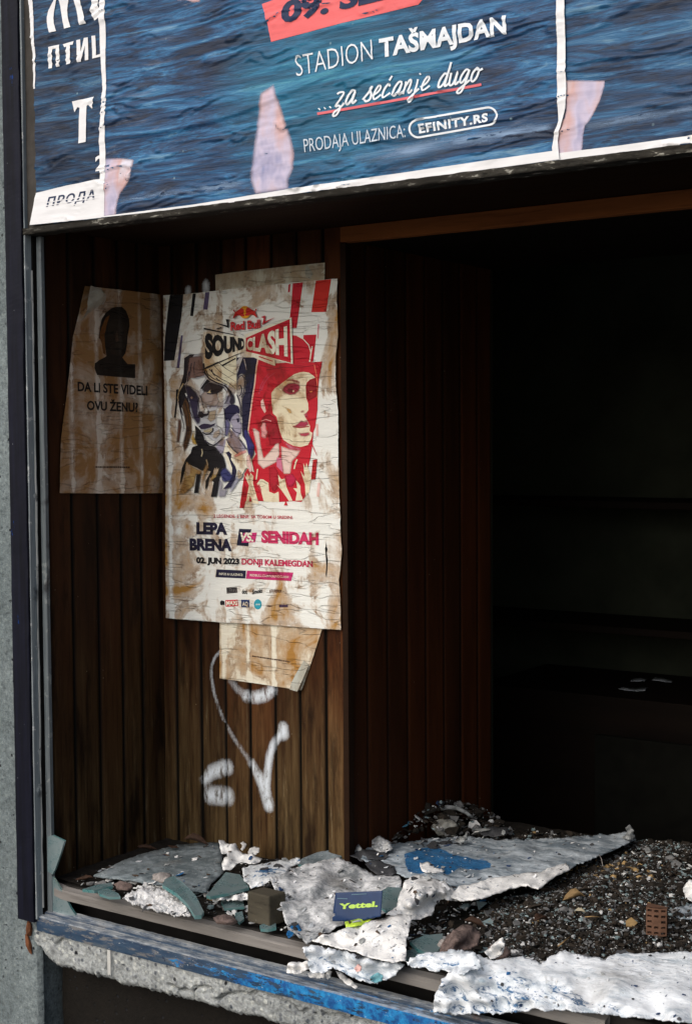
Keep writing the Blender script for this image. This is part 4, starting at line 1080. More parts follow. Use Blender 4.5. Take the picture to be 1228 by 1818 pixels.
# small figure in lilac and navy
LI, LID = IS(156, 152, 172), IS(96, 94, 132)
A.poly(z([(590, 1150), (650, 1080), (740, 1035), (790, 1000), (805, 900), (770, 820), (810, 745), (870, 715), (905, 740), (918, 820), (945, 870), (930, 985), (895, 1010), (905, 1050), (960, 1100), (1000, 1190), (900, 1250), (830, 1200), (760, 1110), (700, 1240), (660, 1240)]), LI, 6)
A.poly(z([(700, 690), (722, 640), (770, 600), (830, 590), (885, 610), (910, 660), (908, 715), (870, 705), (830, 740), (800, 770), (775, 830), (760, 790), (715, 810), (712, 740)]), I(28, 26, 60))
A.poly(z([(712, 800), (760, 790), (790, 850), (770, 960), (745, 1030), (705, 1000)]), LID)
A.poly(z([(868, 780), (900, 778), (905, 830), (880, 835)]), NVY); A.line(z([(800, 905), (850, 960), (920, 985)]), 1.8, I(50, 46, 70)); A.line(z([(780, 940), (800, 1040)]), 1.8, LID)
A.poly(z([(730, 1060), (765, 1130), (820, 1200), (890, 1250), (1000, 1195), (1060, 1300), (1100, 1500), (1000, 1440), (900, 1600), (840, 1560), (800, 1520), (740, 1370), (690, 1255)]), WHT, 7)
A.poly(z([(830, 1270), (920, 1215), (1000, 1200), (1010, 1240), (900, 1290), (850, 1310)]), IS(218, 150, 150)); A.line(z([(735, 1060), (765, 1130), (830, 1205), (885, 1250)]), 1.8, I(60, 56, 80)); A.line(z([(910, 1060), (960, 1130), (1000, 1190)]), 1.8, I(60, 56, 80))
A.poly(z([(722, 1240), (765, 1220), (800, 1260), (792, 1330), (850, 1420), (870, 1480), (850, 1600), (810, 1700), (680, 1735), (760, 1640), (800, 1560), (810, 1450), (760, 1300)]), I(30, 28, 58), 6)
A.poly(z([(650, 1500), (680, 1455), (730, 1440), (800, 1520), (830, 1560), (780, 1620), (700, 1640), (660, 1600)]), IS(52, 56, 104)); A.poly(z([(640, 1580), (690, 1640), (680, 1730), (760, 1700), (720, 1830), (620, 1830)]), IS(140, 138, 150))
A.poly(z([(860, 1560), (880, 1470), (920, 1480), (950, 1560), (900, 1620), (840, 1720), (740, 1830), (780, 1720)]), IS(150, 152, 170))
A.poly(z([(975, 945), (1000, 935), (1030, 990), (1065, 1060), (1105, 1150), (1090, 1260), (1050, 1345), (1030, 1280), (1012, 1150), (985, 1040)]), I(48, 46, 110))
A.poly(z([(1000, 1290), (1050, 1250), (1090, 1480), (1040, 1510), (1000, 1400)]), IS(224, 190, 186))
INK2 = I(36, 32, 48)
A.poly(z([(735, 385), (790, 420), (832, 480), (838, 560), (800, 600), (770, 560), (790, 500), (770, 440)]), INK2)
for q, w_, w1 in (([(360, 500), (352, 560), (362, 640), (372, 690)], 1.6, .8), ([(372, 470), (400, 520), (410, 580), (420, 640)], 1.4, .6), ([(620, 330), (690, 365), (730, 420)], 2.2, .8), ([(470, 445), (520, 452), (580, 440), (640, 420)], 2.2, 1), ([(705, 640), (715, 760), (722, 900), (718, 1000)], 2.2, 1.2), ([(440, 1075), (500, 1120), (560, 1140), (610, 1110), (680, 1045)], 2.4, 1),
                 ([(200, 480), (230, 580), (240, 680), (285, 780)], 1.8, 1), ([(230, 150), (215, 220), (205, 290)], 2.4, 1), ([(260, 40), (245, 140), (238, 220)], 1.8, .8), ([(300, 20), (290, 120), (300, 200)], 1.4, .8), ([(500, 120), (560, 180), (660, 250), (760, 300), (850, 380)], 1.8, .8), ([(560, 60), (640, 150), (760, 230), (855, 290)], 1.2, .5), ([(640, 40), (720, 110), (850, 190)], 1.2, .5),
                 ([(110, 640), (130, 760), (160, 860), (150, 960)], 1.6, .8), ([(95, 540), (110, 640), (150, 740)], 2.4, 1), ([(220, 880), (200, 980), (170, 1080)], 1.2, .6), ([(760, 480), (740, 540), (700, 590)], 1.6, .8), ([(600, 870), (650, 900), (690, 960)], 1, .5), ([(420, 620), (440, 660), (430, 690)], 1.2, .8)):
    A.line(z(q), w_, INK2, w1)
for q in ([(560, 1480), (575, 1440), (590, 1470), (600, 1430), (612, 1465), (632, 1440), (622, 1490), (590, 1540), (560, 1530)], [(880, 1520), (900, 1470), (915, 1510), (940, 1490), (935, 1540), (960, 1530), (930, 1580), (890, 1590)], [(185, 1400), (205, 1370), (215, 1410), (240, 1400), (250, 1460), (235, 1540), (200, 1560), (180, 1480)]):
    A.poly(z(q), I(168, 150, 128))
A.build('printed_face', ps, lift=.0009)
# right half: face in red
A = Art(shP); z = lambda pts: zz(6.494, 430, 620, pts)
RD2, PK, CRM, ROS = IS(150, 18, 36), IS(216, 150, 150), I(222, 212, 184), IS(178, 62, 84)
A.poly(z([(205, 105), (400, 165), (590, 150), (830, 150), (943, 143), (922, 250), (905, 335), (888, 540), (885, 700), (858, 900), (836, 960), (830, 1070), (805, 1250), (780, 1350), (745, 1560), (748, 1690), (700, 1760), (610, 1750), (440, 1760), (330, 1750), (200, 1750), (130, 1750), (100, 1700), (60, 1760), (45, 1830), (-8, 1830), (20, 1640), (45, 1440), (130, 1290), (178, 1210), (150, 1130), (92, 935), (140, 560), (165, 400), (185, 200)]), RED, 7)
A.line(z([(204, 110), (185, 200), (165, 400), (138, 560), (92, 940)]), 2.2, I(224, 190, 170))
A.poly(z([(358, 505), (395, 455), (440, 420), (500, 375), (560, 330), (620, 290), (680, 268), (730, 262), (790, 272), (840, 308), (862, 330), (800, 350), (762, 385), (750, 430), (752, 500), (758, 570), (778, 620), (782, 700), (745, 750), (742, 780), (772, 825), (800, 890), (796, 945), (828, 965), (815, 1030), (775, 1105), (690, 1127), (610, 1112), (545, 1080), (490, 1040), (462, 965), (437, 870), (418, 780), (376, 740), (362, 620)]), CRM, 6)
for q, w_, cc in (([(240, 480), (270, 400), (320, 330), (400, 270)], 2, ROS), ([(215, 520), (235, 420), (280, 340), (330, 280)], 2, ROS), ([(300, 240), (500, 210), (700, 215), (840, 190)], 2.6, RD2), ([(230, 190), (400, 220), (560, 250)], 2.2, RD2), ([(620, 190), (760, 200), (880, 180)], 2, RD2)): A.line(z(q), w_, cc, .8)
A.poly(z([(235, 600), (262, 570), (278, 640), (298, 715), (280, 740), (240, 670)]), I(224, 190, 180)); A.line(z([(850, 180), (875, 300), (888, 440), (880, 560)]), 1.5, I(222, 120, 90))
A.poly(z([(478, 480), (500, 430), (550, 392), (620, 385), (675, 400), (692, 440), (670, 490), (630, 525), (570, 532), (515, 512)]), IS(150, 40, 62), 5)
A.poly(z([(525, 480), (560, 452), (600, 458), (622, 485), (600, 505), (560, 505)]), I(110, 18, 32)); A.poly(z([(600, 480), (618, 474), (624, 490), (608, 496)]), CRM)
A.poly(z([(485, 392), (535, 345), (600, 338), (680, 368), (692, 405), (650, 395), (580, 370), (520, 375)]), RD2)
A.poly(z([(752, 420), (790, 360), (865, 335), (888, 430), (885, 540), (780, 600), (755, 540)]), IS(140, 20, 30), 6); A.poly(z([(795, 485), (830, 478), (822, 500), (800, 500)]), I(210, 120, 70))
A.poly(z([(680, 720), (712, 702), (750, 708), (735, 730), (705, 738)]), RD2); A.poly(z([(720, 748), (775, 720), (780, 800), (745, 785)]), IS(176, 70, 90))
A.poly(z([(605, 890), (660, 852), (700, 816), (735, 832), (768, 815), (790, 870), (740, 902), (640, 908)]), IS(160, 44, 72)); A.line(z([(605, 892), (690, 905), (790, 890)]), 1.8, RD2)
A.poly(z([(650, 950), (700, 962), (796, 950), (800, 990), (750, 1014), (692, 1005)]), ROS)
A.poly(z([(440, 640), (500, 655), (580, 690), (600, 740), (560, 745), (520, 690)]), IS(196, 160, 100))
A.poly(z([(470, 1115), (560, 1150), (640, 1165), (690, 1170), (660, 1230), (600, 1290), (580, 1430), (495, 1430), (475, 1290)]), IS(222, 196, 186), 6); A.poly(z([(480, 1050), (560, 1090), (620, 1120), (690, 1135), (690, 1170), (560, 1150)]), IS(200, 110, 130))
A.poly(z([(245, 800), (290, 765), (345, 752), (400, 785), (425, 850), (450, 940), (478, 1060), (440, 1090), (345, 1110), (322, 1010), (310, 900), (262, 860)]), RD2, 6)
A.poly(z([(250, 835), (298, 850), (306, 920), (322, 950), (300, 1030), (235, 1010), (240, 950), (230, 900)]), PK); A.poly(z([(145, 920), (180, 925), (230, 960), (245, 1100), (275, 1240), (330, 1180), (400, 1090), (440, 1080), (448, 1200), (420, 1290), (330, 1340), (265, 1370), (205, 1310), (195, 1150)]), IS(224, 200, 190), 6)
A.line(z([(240, 830), (300, 810), (360, 830)]), 1.6, PK); A.poly(z([(420, 1250), (470, 1250), (490, 1420), (420, 1350)]), I(200, 110, 140))
for q in ([(45, 1440), (72, 1480), (80, 1428), (102, 1470), (118, 1425), (150, 1462), (143, 1540), (160, 1600), (215, 1790), (130, 1760), (112, 1690), (95, 1770), (65, 1790), (100, 1570)], [(190, 1550), (230, 1495), (262, 1500), (325, 1540), (332, 1640), (392, 1665), (440, 1640), (445, 1760), (270, 1755), (240, 1640)],
          [(405, 1545), (450, 1580), (432, 1440), (470, 1500), (510, 1490), (530, 1590), (600, 1745), (560, 1750), (470, 1620)], [(610, 1600), (655, 1605), (640, 1510), (668, 1540), (690, 1580), (690, 1650), (720, 1740), (635, 1745), (650, 1650)],
          [(692, 1400), (735, 1470), (725, 1310), (748, 1370), (760, 1310), (785, 1390), (820, 1470), (800, 1560), (790, 1650), (748, 1690), (742, 1560)]): A.poly(z(q), CRM)
A.line(z([(200, 1380), (185, 1500)]), 2, CRM); A.poly(z([(100, 1755), (118, 1690), (132, 1755)]), RED); A.poly(z([(500, 1800), (522, 1745), (546, 1800)]), RED)
A.poly(z([(185, 1560), (225, 1555), (250, 1620), (235, 1670), (205, 1620)]), IS(206, 60, 74)); A.poly(z([(330, 1370), (400, 1350), (440, 1420), (435, 1600), (390, 1650), (335, 1560)]), IS(170, 24, 44), 6); A.poly(z([(505, 1460), (600, 1430), (650, 1500), (600, 1590), (540, 1580)]), IS(180, 30, 70))
A.poly(z([(835, 1272), (884, 1268), (862, 1500), (810, 1502)]), I(170, 30, 34)); A.line(z([(815, 1080), (850, 1160), (880, 1225)]), 1.8, RED, .6)
A.line(z([(880, 860), (885, 1000)]), 4, I(224, 178, 172)); A.line(z([(905, 1540), (890, 1700)]), 5, I(224, 190, 184))
A.line(z([(620, 1380), (640, 1300), (655, 1270)]), 2.4, CRM)
A.build('printed_face', ps, lift=.0009)
# the emblem, the bow-tie title and its strokes
A = Art(shP); z = lambda pts: zz(6.822, 360, 530, pts)
A.poly(z([(540, 440), (700, 370), (1108, 232), (1122, 795), (900, 745), (908, 815), (880, 810), (690, 735), (540, 665)]), WHT, 8)
A.poly(z([(40, 400), (300, 440), (545, 480), (545, 640), (430, 680), (260, 760), (60, 800), (30, 640)]), WHT, 8)
A.poly(z([(555, 480), (800, 372), (1085, 252), (1092, 520), (1100, 782), (800, 700), (555, 642)]), RED, 8)
A.line(z([(45, 366), (240, 406), (430, 446)]), 3.0, BLK, .8); A.line(z([(70, 842), (250, 766), (455, 674)]), 3.2, BLK, .8); A.line(z([(265, 815), (350, 770), (425, 724)]), 2.4, BLK, 1)
A.line(z([(710, 705), (800, 735), (880, 762)]), 2.2, RED, 1.6)
A.poly(z([(160, 290), (330, 330), (312, 252), (372, 262), (340, 272), (348, 360)]), BLK); A.line(z([(205, 372), (262, 352)]), 1.6, BLK)
A.poly(z([(752, 325), (772, 240), (730, 228), (792, 210), (785, 282), (908, 230)]), RED)
A.build('title_shapes', ps, lift=.0034)
A = Art(shP)
ov = lambda cx, cy, rx, ry, n=22: [(cx + rx * math.cos(i * 6.2832 / n), cy + ry * math.sin(i * 6.2832 / n)) for i in range(n)]
A.poly(z(ov(546, 170, 68, 76)), I(226, 158, 30), layer=0)
bull = [(398, 240), (412, 205), (425, 178), (404, 150), (408, 136), (422, 138), (420, 152), (432, 168), (470, 140), (505, 122), (528, 128), (538, 160), (530, 190), (545, 205), (538, 222), (505, 218), (470, 205), (448, 212), (425, 226), (415, 242)]
A.poly(z(bull), I(190, 34, 26), layer=1); A.poly(z([(1092 - x_, y_ - (x_ - 546) * .0 - 8) for x_, y_ in bull]), I(190, 34, 26), layer=1)
A.build('bull_emblem', ps, lift=.0042)
A = Art(shP)
A.text('Red Bull', I(196, 34, 44), quad=z([(372, 394), (732, 362), (728, 258), (372, 288)]), off=.03, gap=.92)
A.build('title_lettering', ps, lift=.0042)
A = Art(shP)
A.text('SOUND', BLK, quad=z([(62, 748), (536, 612), (536, 488), (56, 420)]), off=.065, gap=.98, warp=lambda a_: 1 - (1 - a_) ** 1.45)
A.build('title_lettering', ps, lift=.0042)
A = Art(shP)
A.text('CLASH', WHT, quad=z([(568, 622), (1062, 708), (1056, 335), (570, 496)]), off=.045, gap=.98, warp=lambda a_: a_ ** 1.35)
A.build('title_lettering', ps, lift=.0046)
# lower block
z = lambda pts: zz(3.411, 280, 890, pts); zp = lambda x_, y_: z([(x_, y_)])[0]
MAG, CRD = I(190, 46, 110), I(200, 48, 60)
def tline(name, *its, lift=.0008):
    global A
    A = Art(shP)
    for t_, mt, a_, b_, h_, kw in its: A.text(t_, mt, zp(*a_), zp(*b_), h_ / 3.411, **kw)
    A.build(name, ps, lift=lift)
tline('slogan_lettering', ('2 LEGENDE. 2 BINE. SA TOBOM U SREDINI.', I(176, 40, 60), (352, 97), (830, 107), 19, dict(off=.02)))
tline('name_lettering', ('LEPA', NVY, (249, 199), (435, 203), 74, dict(off=.062)))
tline('name_lettering', ('BRENA', NVY, (207, 297), (463, 302), 74, dict(off=.062)))
tline('name_lettering', ('SENIDAH', I(196, 50, 96), (638, 251), (984, 265), 76, dict(off=.062)))
tline('date_lettering', ('02. JUN 2023', BLK, (248, 374), (507, 382), 38, dict(off=.062)), ('DONJI KALEMEGDAN', I(192, 46, 86), (522, 382), (948, 398), 38, dict(off=.04)))
A = Art(shP)
A.poly(z([(505, 165), (578, 168), (560, 271), (490, 266)]), NVY, layer=0); A.poly(z([(532, 190), (612, 188), (600, 247), (520, 250)]), MAG, layer=1)
A.text('VS.', WHT, zp(512, 240), zp(592, 244), 54 / 3.411, off=.04, shear=.15, layer=3); A.build('versus_mark', ps)
A = Art(shP)
A.poly(z([(370, 410), (548, 418), (544, 466), (363, 458)]), NVY, layer=0); A.text('INFOS & ULAZNICE:', WHT, zp(386, 444), zp(530, 451), 14 / 3.411, off=.01, layer=3); A.build('info_box', ps)
A = Art(shP)
A.poly(z([(554, 418), (832, 430), (817, 481), (547, 467)]), MAG, layer=0); A.text('REDBULL.COM/SOUNDCLASH', WHT, zp(572, 452), zp(802, 464), 14 / 3.411, off=.01, layer=3); A.build('info_box', ps)
A = Art(shP); A.poly(z([(428, 520), (492, 518), (496, 552), (430, 558)]), I(90, 86, 84), layer=0); A.text('BUZZ', BLK, zp(433, 550), zp(489, 551), 26 / 3.411, off=.03, layer=2); A.build('sponsor_mark', ps)
tline('sponsor_mark', ('dot', BLK, (523, 559), (555, 560), 30, dict(off=.03)))
tline('sponsor_mark', ('Smoki', BLK, (583, 562), (646, 552), 28, dict(off=.03, shear=.2)))
A = Art(shP); x = 690
while x < 760:
    wd = rg.uniform(4, 10); A.poly(z([(x, 535), (x + wd, 532 + rg.uniform(-2, 3)), (x + wd, 550 + rg.uniform(-3, 4)), (x, 552)]), I(98, 70, 52)); x += wd + 3
A.build('faded_mark', ps)
A = Art(shP); A.poly(z([(422, 597), (496, 593), (499, 632), (424, 637)]), I(198, 44, 60), layer=0); A.text('MAXI', WHT, zp(428, 630), zp(494, 627), 28 / 3.411, off=.05, layer=2); A.build('sponsor_mark', ps)
A = Art(shP); A.poly(z([(390, 606), (400, 598), (418, 604), (418, 628), (408, 624), (402, 628), (392, 624)]), BLK); A.build('sponsor_mark', ps)
A = Art(shP); A.poly(z([(518, 594), (567, 595), (566, 641), (518, 640)]), I(30, 50, 104), layer=0); A.text('AQ', WHT, zp(525, 632), zp(560, 632), 26 / 3.411, off=.04, layer=2); A.build('sponsor_mark', ps)
A = Art(shP); A.poly(z(ov(617, 622, 23, 31)), I(40, 150, 170), layer=0); A.line(z([(604, 623), (632, 623)]), 2.4, I(190, 216, 214), layer=2); A.build('sponsor_mark', ps)
A = Art(shP); A.poly(z([(745, 624), (798, 624), (798, 640), (745, 640)]), I(84, 72, 120)); A.build('sponsor_mark', ps)
A = Art(shP); A.poly(z([(668, 634), (682, 628), (695, 630), (708, 635), (690, 638)]), I(110, 92, 80)); A.build('faded_mark', ps)
# a split in the paper
A = Art(shP); A.poly(z([(1028, 240), (1032, 275), (1037, 290), (1031, 310), (1038, 350), (1036, 400), (1030, 462), (1026, 440), (1030, 390), (1027, 345), (1024, 300), (1022, 285), (1026, 270)]), M_BLACK); A.build('paper_tear', ps)
tag(ps, 'tall torn concert poster with a dark face and a red face, on the back planks', 'poster', GRN)

# ================= rubbish on the display floor
def idw(p, C):
    s = 0; w_ = 0
    for c in C:
        d = (p[0] - c[0]) ** 2 + (p[1] - c[1]) ** 2 + 1e-6
        q = 1 / (d * d) ** .75; s += q * c[2]; w_ += q
    return s / w_
LAID = []
def ground_piece(name, pts, mat, step=.007, amp=.004, fine=.0012, freq=14, rag=.0015, thick=.0018, ctrl=(), parent=None, seed=0.0, flat=False, holes=(), edge_curl=0.0, blue=None):
    """pts and ctrl: pixel x, pixel y, height above the rail (m). The piece lies at those heights, with its own folds on top"""
    C = list(pts) + list(ctrl); st_ = max(2.5, step * 850)
    out = subdiv([p[:2] for p in pts], min(st_ * .5, 2.6))
    if rag: out = [(x + rag * 1900 * (fbm(x * .09, y * .09, seed) + .5 * nz(x * .5, y * .5, seed)), y + rag * 1900 * (fbm(x * .09, y * .09, seed + 5) + .5 * nz(x * .5, y * .5, seed + 5))) for x, y in out]
    v2, f = cdt_fill(out, st_, [list(h) for h in holes])
    V = []
    for x, y in v2:
        p = uz(x, y, idw((x / 850, y / 850), [(c[0] / 850, c[1] / 850, c[2]) for c in C]))
        n = fbm(p.x * freq, p.y * freq, seed + p.z * freq, 4); r_ = 1 - abs(nz(p.x * freq * 1.3 + 3, p.y * freq * 1.3, seed + p.z * freq)) * 2
        h = amp * (n + .6 * r_ * abs(r_)) + fine * nz(p.x * 110, p.y * 110, seed + p.z * 110)
        if edge_curl:
            d = min(seg_d((x, y), out[i], out[(i + 1) % len(out)]) for i in range(0, len(out), 2)) / 850; h += edge_curl * max(0, 1 - d / .02) * (.6 + nz(p.x * 25, p.y * 25, seed))
        V.append((p.x, p.y - .35 * h, p.z + .9 * h))
    F = []
    for q in f:
        a_, b_, c_ = (Vector(V[j]) for j in q[:3])
        F.append(q if (b_ - a_).cross(c_ - a_).dot(CAM - a_) > 0 else tuple(reversed(q)))
    at = {}
    if blue:
        at['blue'] = [max(-1, min(1, (1 if inside((x, y), blue) else -1) * min(seg_d((x, y), blue[i], blue[(i + 1) % len(blue)]) for i in range(len(blue))) / 7)) for x, y in v2]
    else: at['blue'] = [-1.0] * len(V)
    o = mesh_obj(name, V, F, mat, parent, smooth=not flat, attrs=at)
    LAID.append(o)
    return solid(o, thick * .6)
def shard(name, pts, thick, label, mat=None, group=None, seed=0, cat='glass shard', parent=None):
    """a flat broken pane: outline in pixels with a height at each corner"""
    P = [uz(x, y, z_) for x, y, z_ in pts]; n = len(P)
    V = [tuple(p) for p in P] + [(p.x, p.y, p.z - thick) for p in P]
    t2, f2 = cdt_fill([(p.x, p.y) for p in P])
    F = [tuple(range(n)), tuple(reversed(range(n, 2 * n)))]
    ar = sum(P[i].x * P[(i + 1) % n].y - P[(i + 1) % n].x * P[i].y for i in range(n))
    if ar < 0: F = [tuple(reversed(q)) for q in F]
    for i in range(n):
        j = (i + 1) % n; q = (i, n + i, n + j, j); F.append(q if ar > 0 else tuple(reversed(q)))
    o = mesh_obj(name, V, F, [mat or M_GLASS, M_GEDGE], parent, fmat=[0, 0] + [1] * n)
    if label: tag(o, label, cat, group)
    return o
Z8 = lambda pts, h: [(x_, y_, h) for x_, y_ in zz(3.07, 80, 1440, [q[:2] for q in pts])] if not (pts and len(pts[0]) > 2) else [(80 + q[0] / 3.07, 1440 + q[1] / 3.07, q[2]) for q in pts]
ZB = lambda pts: [(460 + q[0] / 3.07, 1400 + q[1] / 3.07, q[2]) for q in pts]
ZC = lambda pts: [(380 + q[0] / 4.723, 1460 + q[1] / 4.723, q[2]) for q in pts]
ZD = lambda pts: [(480 + q[0] / 3.61, 1660 + q[1] / 3.61, q[2]) for q in pts]

# grit and dirt over the whole floor, and the mound on the right: nobody could count it
rb = random.Random(21)
PILE = [(842, 1625), (880, 1592), (960, 1576), (1010, 1546), (1080, 1516), (1130, 1488), (1240, 1496), (1330, 1520), (1330, 1710), (1228, 1700), (1090, 1697), (1000, 1698), (930, 1706), (880, 1700), (845, 1668)]
PW = [(lambda q: (q.x, q.y))(uz(x, y, .085)) for x, y in PILE]
def pile_h(x, y):
    d = min(seg_d((x, y), PW[i], PW[(i + 1) % len(PW)]) for i in range(len(PW)))
    return .034 * min(1, d / .13) if inside((x, y), PW) else 0.0
def pile_z(x, y): return FZ + .004 + pile_h(x, y) + .007 * fbm(x * 13, y * 13, 3) + (.013 * fbm(x * 26, y * 26, 5) if pile_h(x, y) > .008 else 0)
M_G = [mat_simple('grit_dark', (.017, .014, .011), .9, .2, .5, 90), mat_simple('grit_brown', (.032, .025, .019), .9, .2, .5, 90), mat_simple('grit_grey', (.13, .13, .13), .9, .2, .4, 90),
       mat_simple('grit_glass', (.19, .25, .26), .25, .5, .3, 90), mat_simple('grit_white', (.55, .55, .54), .9, .2, .2, 90), mat_simple('grit_ochre', (.30, .20, .09), .9, .2, .4, 90)]
o = relief('dirt_layer', mat_simple('dirt', (.018, .0155, .013), .95, .1, .6, 70, .6, .004), lin(.0, 2.2, .012), lin(.045, .955, .012), lambda x, y: (x, y, pile_z(x, y) - .004 + .002 * nz(x * 90, y * 90)))
tag(o, None, None, kind='stuff')
def scatter(name, n, region, rmin, rmax, wts, zfn, hpx=.085, seed=1):
    m_ = MB(); q = random.Random(seed); xs = [p[0] for p in region]; ys = [p[1] for p in region]; k = 0
    while k < n:
        px, py = q.uniform(min(xs), max(xs)), q.uniform(min(ys), max(ys))
        if not inside((px, py), region): continue
        p = uz(px, py, hpx)
        if p.y < .045 or p.y > .945 or p.x < .01 or (p.x < XI and p.y > DB - .01): k += 1; continue
        r_ = rmin + (rmax - rmin) * q.random() ** 3.2
        z_ = zfn(p.x, p.y)
        flat_ = q.random() < .55
        if flat_:
            an = q.uniform(0, 6.28); k_ = q.choice((3, 4, 5)); ti = Vector((q.uniform(-.6, .6), q.uniform(-.6, .6), 1)).normalized(); t1 = ti.orthogonal().normalized(); t2_ = ti.cross(t1)
            ring = [Vector((p.x, p.y, z_ + r_ * .3)) + (t1 * math.cos(an + 6.283 * i / k_) + t2_ * math.sin(an + 6.283 * i / k_)) * r_ * q.uniform(.6, 1.5) for i in range(k_)]
            th = ti * min(.0012, r_ * .3)
            m_.add([v + th for v in ring] + [v - th for v in ring], [tuple(range(k_)), tuple(reversed(range(k_, 2 * k_)))] + [(i, k_ + i, k_ + (i + 1) % k_, (i + 1) % k_) for i in range(k_)], q.choices(range(6), wts)[0]); k += 1
            continue
        m_.add(rockv((p.x, p.y, z_ + r_ * .2), r_, q, (q.uniform(.6, 1.5), q.uniform(.5, 1), q.uniform(.15, .35) if flat_ else q.uniform(.5, .9))), ICOF, q.choices(range(6), wts)[0]); k += 1
    o = m_.build(name, M_G); tag(o, None, None, kind='stuff'); return o
scatter('rubble', 15000, PILE, .0009, .0068, (44, 30, 14, 7, 2.6, .4), pile_z, seed=3)
scatter('rubble', 3500, [(100, 1560), (300, 1495), (540, 1520), (700, 1450), (1130, 1470), (1130, 1720), (760, 1740), (520, 1700), (130, 1600)], .0011, .006, (26, 20, 24, 12, 14, .6), lambda x, y: FZ + .003, seed=4)
scatter('rubble', 260, [(1020, 1500), (1060, 1520), (1150, 1560), (1160, 1590), (1080, 1590), (1000, 1545)], .002, .008, (0, 3, 0, 0, 1, 12), pile_z, seed=8)

# --- left corner: dusty pane, shards, crumbs
o = ground_piece('dusty_glass_pane', Z8([(265, 350), (330, 320), (420, 272), (510, 240), (600, 215), (680, 195), (740, 182), (860, 172), (950, 170), (965, 230), (975, 330), (905, 395), (880, 440), (800, 432), (700, 405), (590, 400), (480, 378), (350, 362)], .088), M_SH_A, .012, .0012, .0003, 8, .001, .005)
tag(o, 'large grey dust covered glass pane lying in the left corner', 'glass pane')
o = ground_piece('white_paint_flake', ZC([(45, 160, .135), (75, 158, .135), (110, 185, .13), (150, 200, .128), (180, 186, .13), (215, 240, .12), (260, 276, .115), (330, 282, .115), (352, 300, .112), (405, 320, .108), (372, 350, .105), (300, 356, .105), (255, 350, .105), (230, 336, .108), (195, 345, .108), (150, 400, .102), (135, 415, .10), (80, 420, .10), (65, 350, .108), (90, 310, .115), (120, 302, .116), (110, 270, .12), (85, 264, .122), (62, 262, .124)]), M_SCRAP, .006, .006, .001, 22, .001, .0014, edge_curl=.004)
tag(o, 'jagged white torn flake standing in front of the graffiti', 'paint flake')
for pts, lb in (([(220, 170, .1), (245, 160, .1), (275, 185, .1), (262, 215, .1), (240, 238, .1), (225, 225, .1), (240, 200, .1)], 'small curved white chip behind the jagged white flake'),
                ([(300, 218, .1), (345, 205, .102), (385, 215, .102), (380, 250, .1), (350, 270, .1), (318, 262, .1), (285, 255, .1)], 'round white chip to the right of the jagged white flake')):
    o = ground_piece('white_chip', ZC(pts), M_SCRAP, .004, .003, .0006, 40, .0008, .002); tag(o, lb, 'paint chip', 'white paint chips')
o = ground_piece('striped_scrap', ZC([(235, 385, .125), (330, 360, .122), (450, 350, .12), (560, 325, .12), (720, 298, .125), (732, 322, .122), (700, 350, .118), (640, 380, .118), (600, 440, .12), (590, 462, .12), (480, 490, .125), (420, 520, .12), (310, 558, .112), (295, 520, .115), (255, 490, .12)]), M_SH_S, .006, .004, .0008, 20, .001, .0018)
tag(o, 'white scrap with blue stripes in front of the plank wall', 'scrap')
GG = 'broken glass on the display floor'
shard('glass_shard', Z8([(880, 458, .108), (905, 428, .11), (985, 332, .112), (1062, 346, .113), (1112, 415, .112), (1000, 446, .109), (900, 466, .107)], 0), .006, 'triangular glass shard under the blue striped scrap', group=GG)
shard('glass_shard', Z8([(640, 400, .122), (655, 370, .126), (700, 352, .128), (762, 398, .124), (822, 460, .117), (866, 548, .106), (852, 568, .104), (816, 570, .104), (782, 512, .11), (722, 452, .117)], 0), .007, 'long curved glass shard lying across the white crumbs', group=GG)
shard('glass_shard', Z8([(205, 425, .088), (290, 400, .09), (365, 388, .091), (370, 408, .09), (270, 432, .088)], 0), .006, 'narrow glass shard left of the brown stone, beside the batten', group=GG)
shard('glass_shard', Z8([(288, 432, .086), (340, 420, .088), (400, 448, .088), (412, 466, .086), (350, 468, .084), (300, 452, .084)], 0), .005, 'small glass shard just below the brown stone', group=GG)
shard('glass_shard', Z8([(960, 490, .088), (1080, 485, .09), (1085, 520, .088), (980, 530, .086)], 0), .005, 'flat glass shard left of the wooden block', group=GG)
shard('glass_shard', Z8([(1035, 555, .084), (1075, 545, .086), (1085, 585, .084), (1060, 605, .082), (1040, 590, .082)], 0), .005, 'little bright glass shard touching the wooden block', group=GG)
shard('glass_shard', Z8([(1170, 622, .082), (1210, 605, .084), (1258, 612, .084), (1260, 632, .082), (1215, 642, .08), (1176, 640, .08)], 0), .006, 'rounded glass shard in front of the wooden block', group=GG)
shard('glass_shard', ZC([(700, 332, .1), (740, 302, .104), (860, 252, .11), (1000, 222, .116), (1108, 208, .12), (1122, 238, .116), (1060, 290, .108), (990, 312, .104), (900, 350, .1), (830, 372, .098), (712, 352, .098)]), .006, 'long grey green glass pane leaning along the foot of the plank wall', M_SH_A, group=GG)
shard('glass_shard', ZB([(820, 832, .1), (900, 800, .104), (1000, 790, .104), (992, 862, .098), (950, 912, .094), (860, 872, .096)]), .006, 'pale blue glass shard beside the brown bent slab', group=GG)
shard('glass_shard', ZB([(652, 565, .118), (700, 536, .122), (782, 540, .122), (772, 602, .114), (742, 652, .11), (690, 668, .108), (655, 640, .11)]), .004, 'cloudy glass piece right behind the blue card', group=GG)
shard('glass_shard', [(712, 1690, .09), (735, 1684, .091), (748, 1694, .089), (722, 1702, .087)], .004, 'tiny glass shard between the white flap and the batten', group=GG)
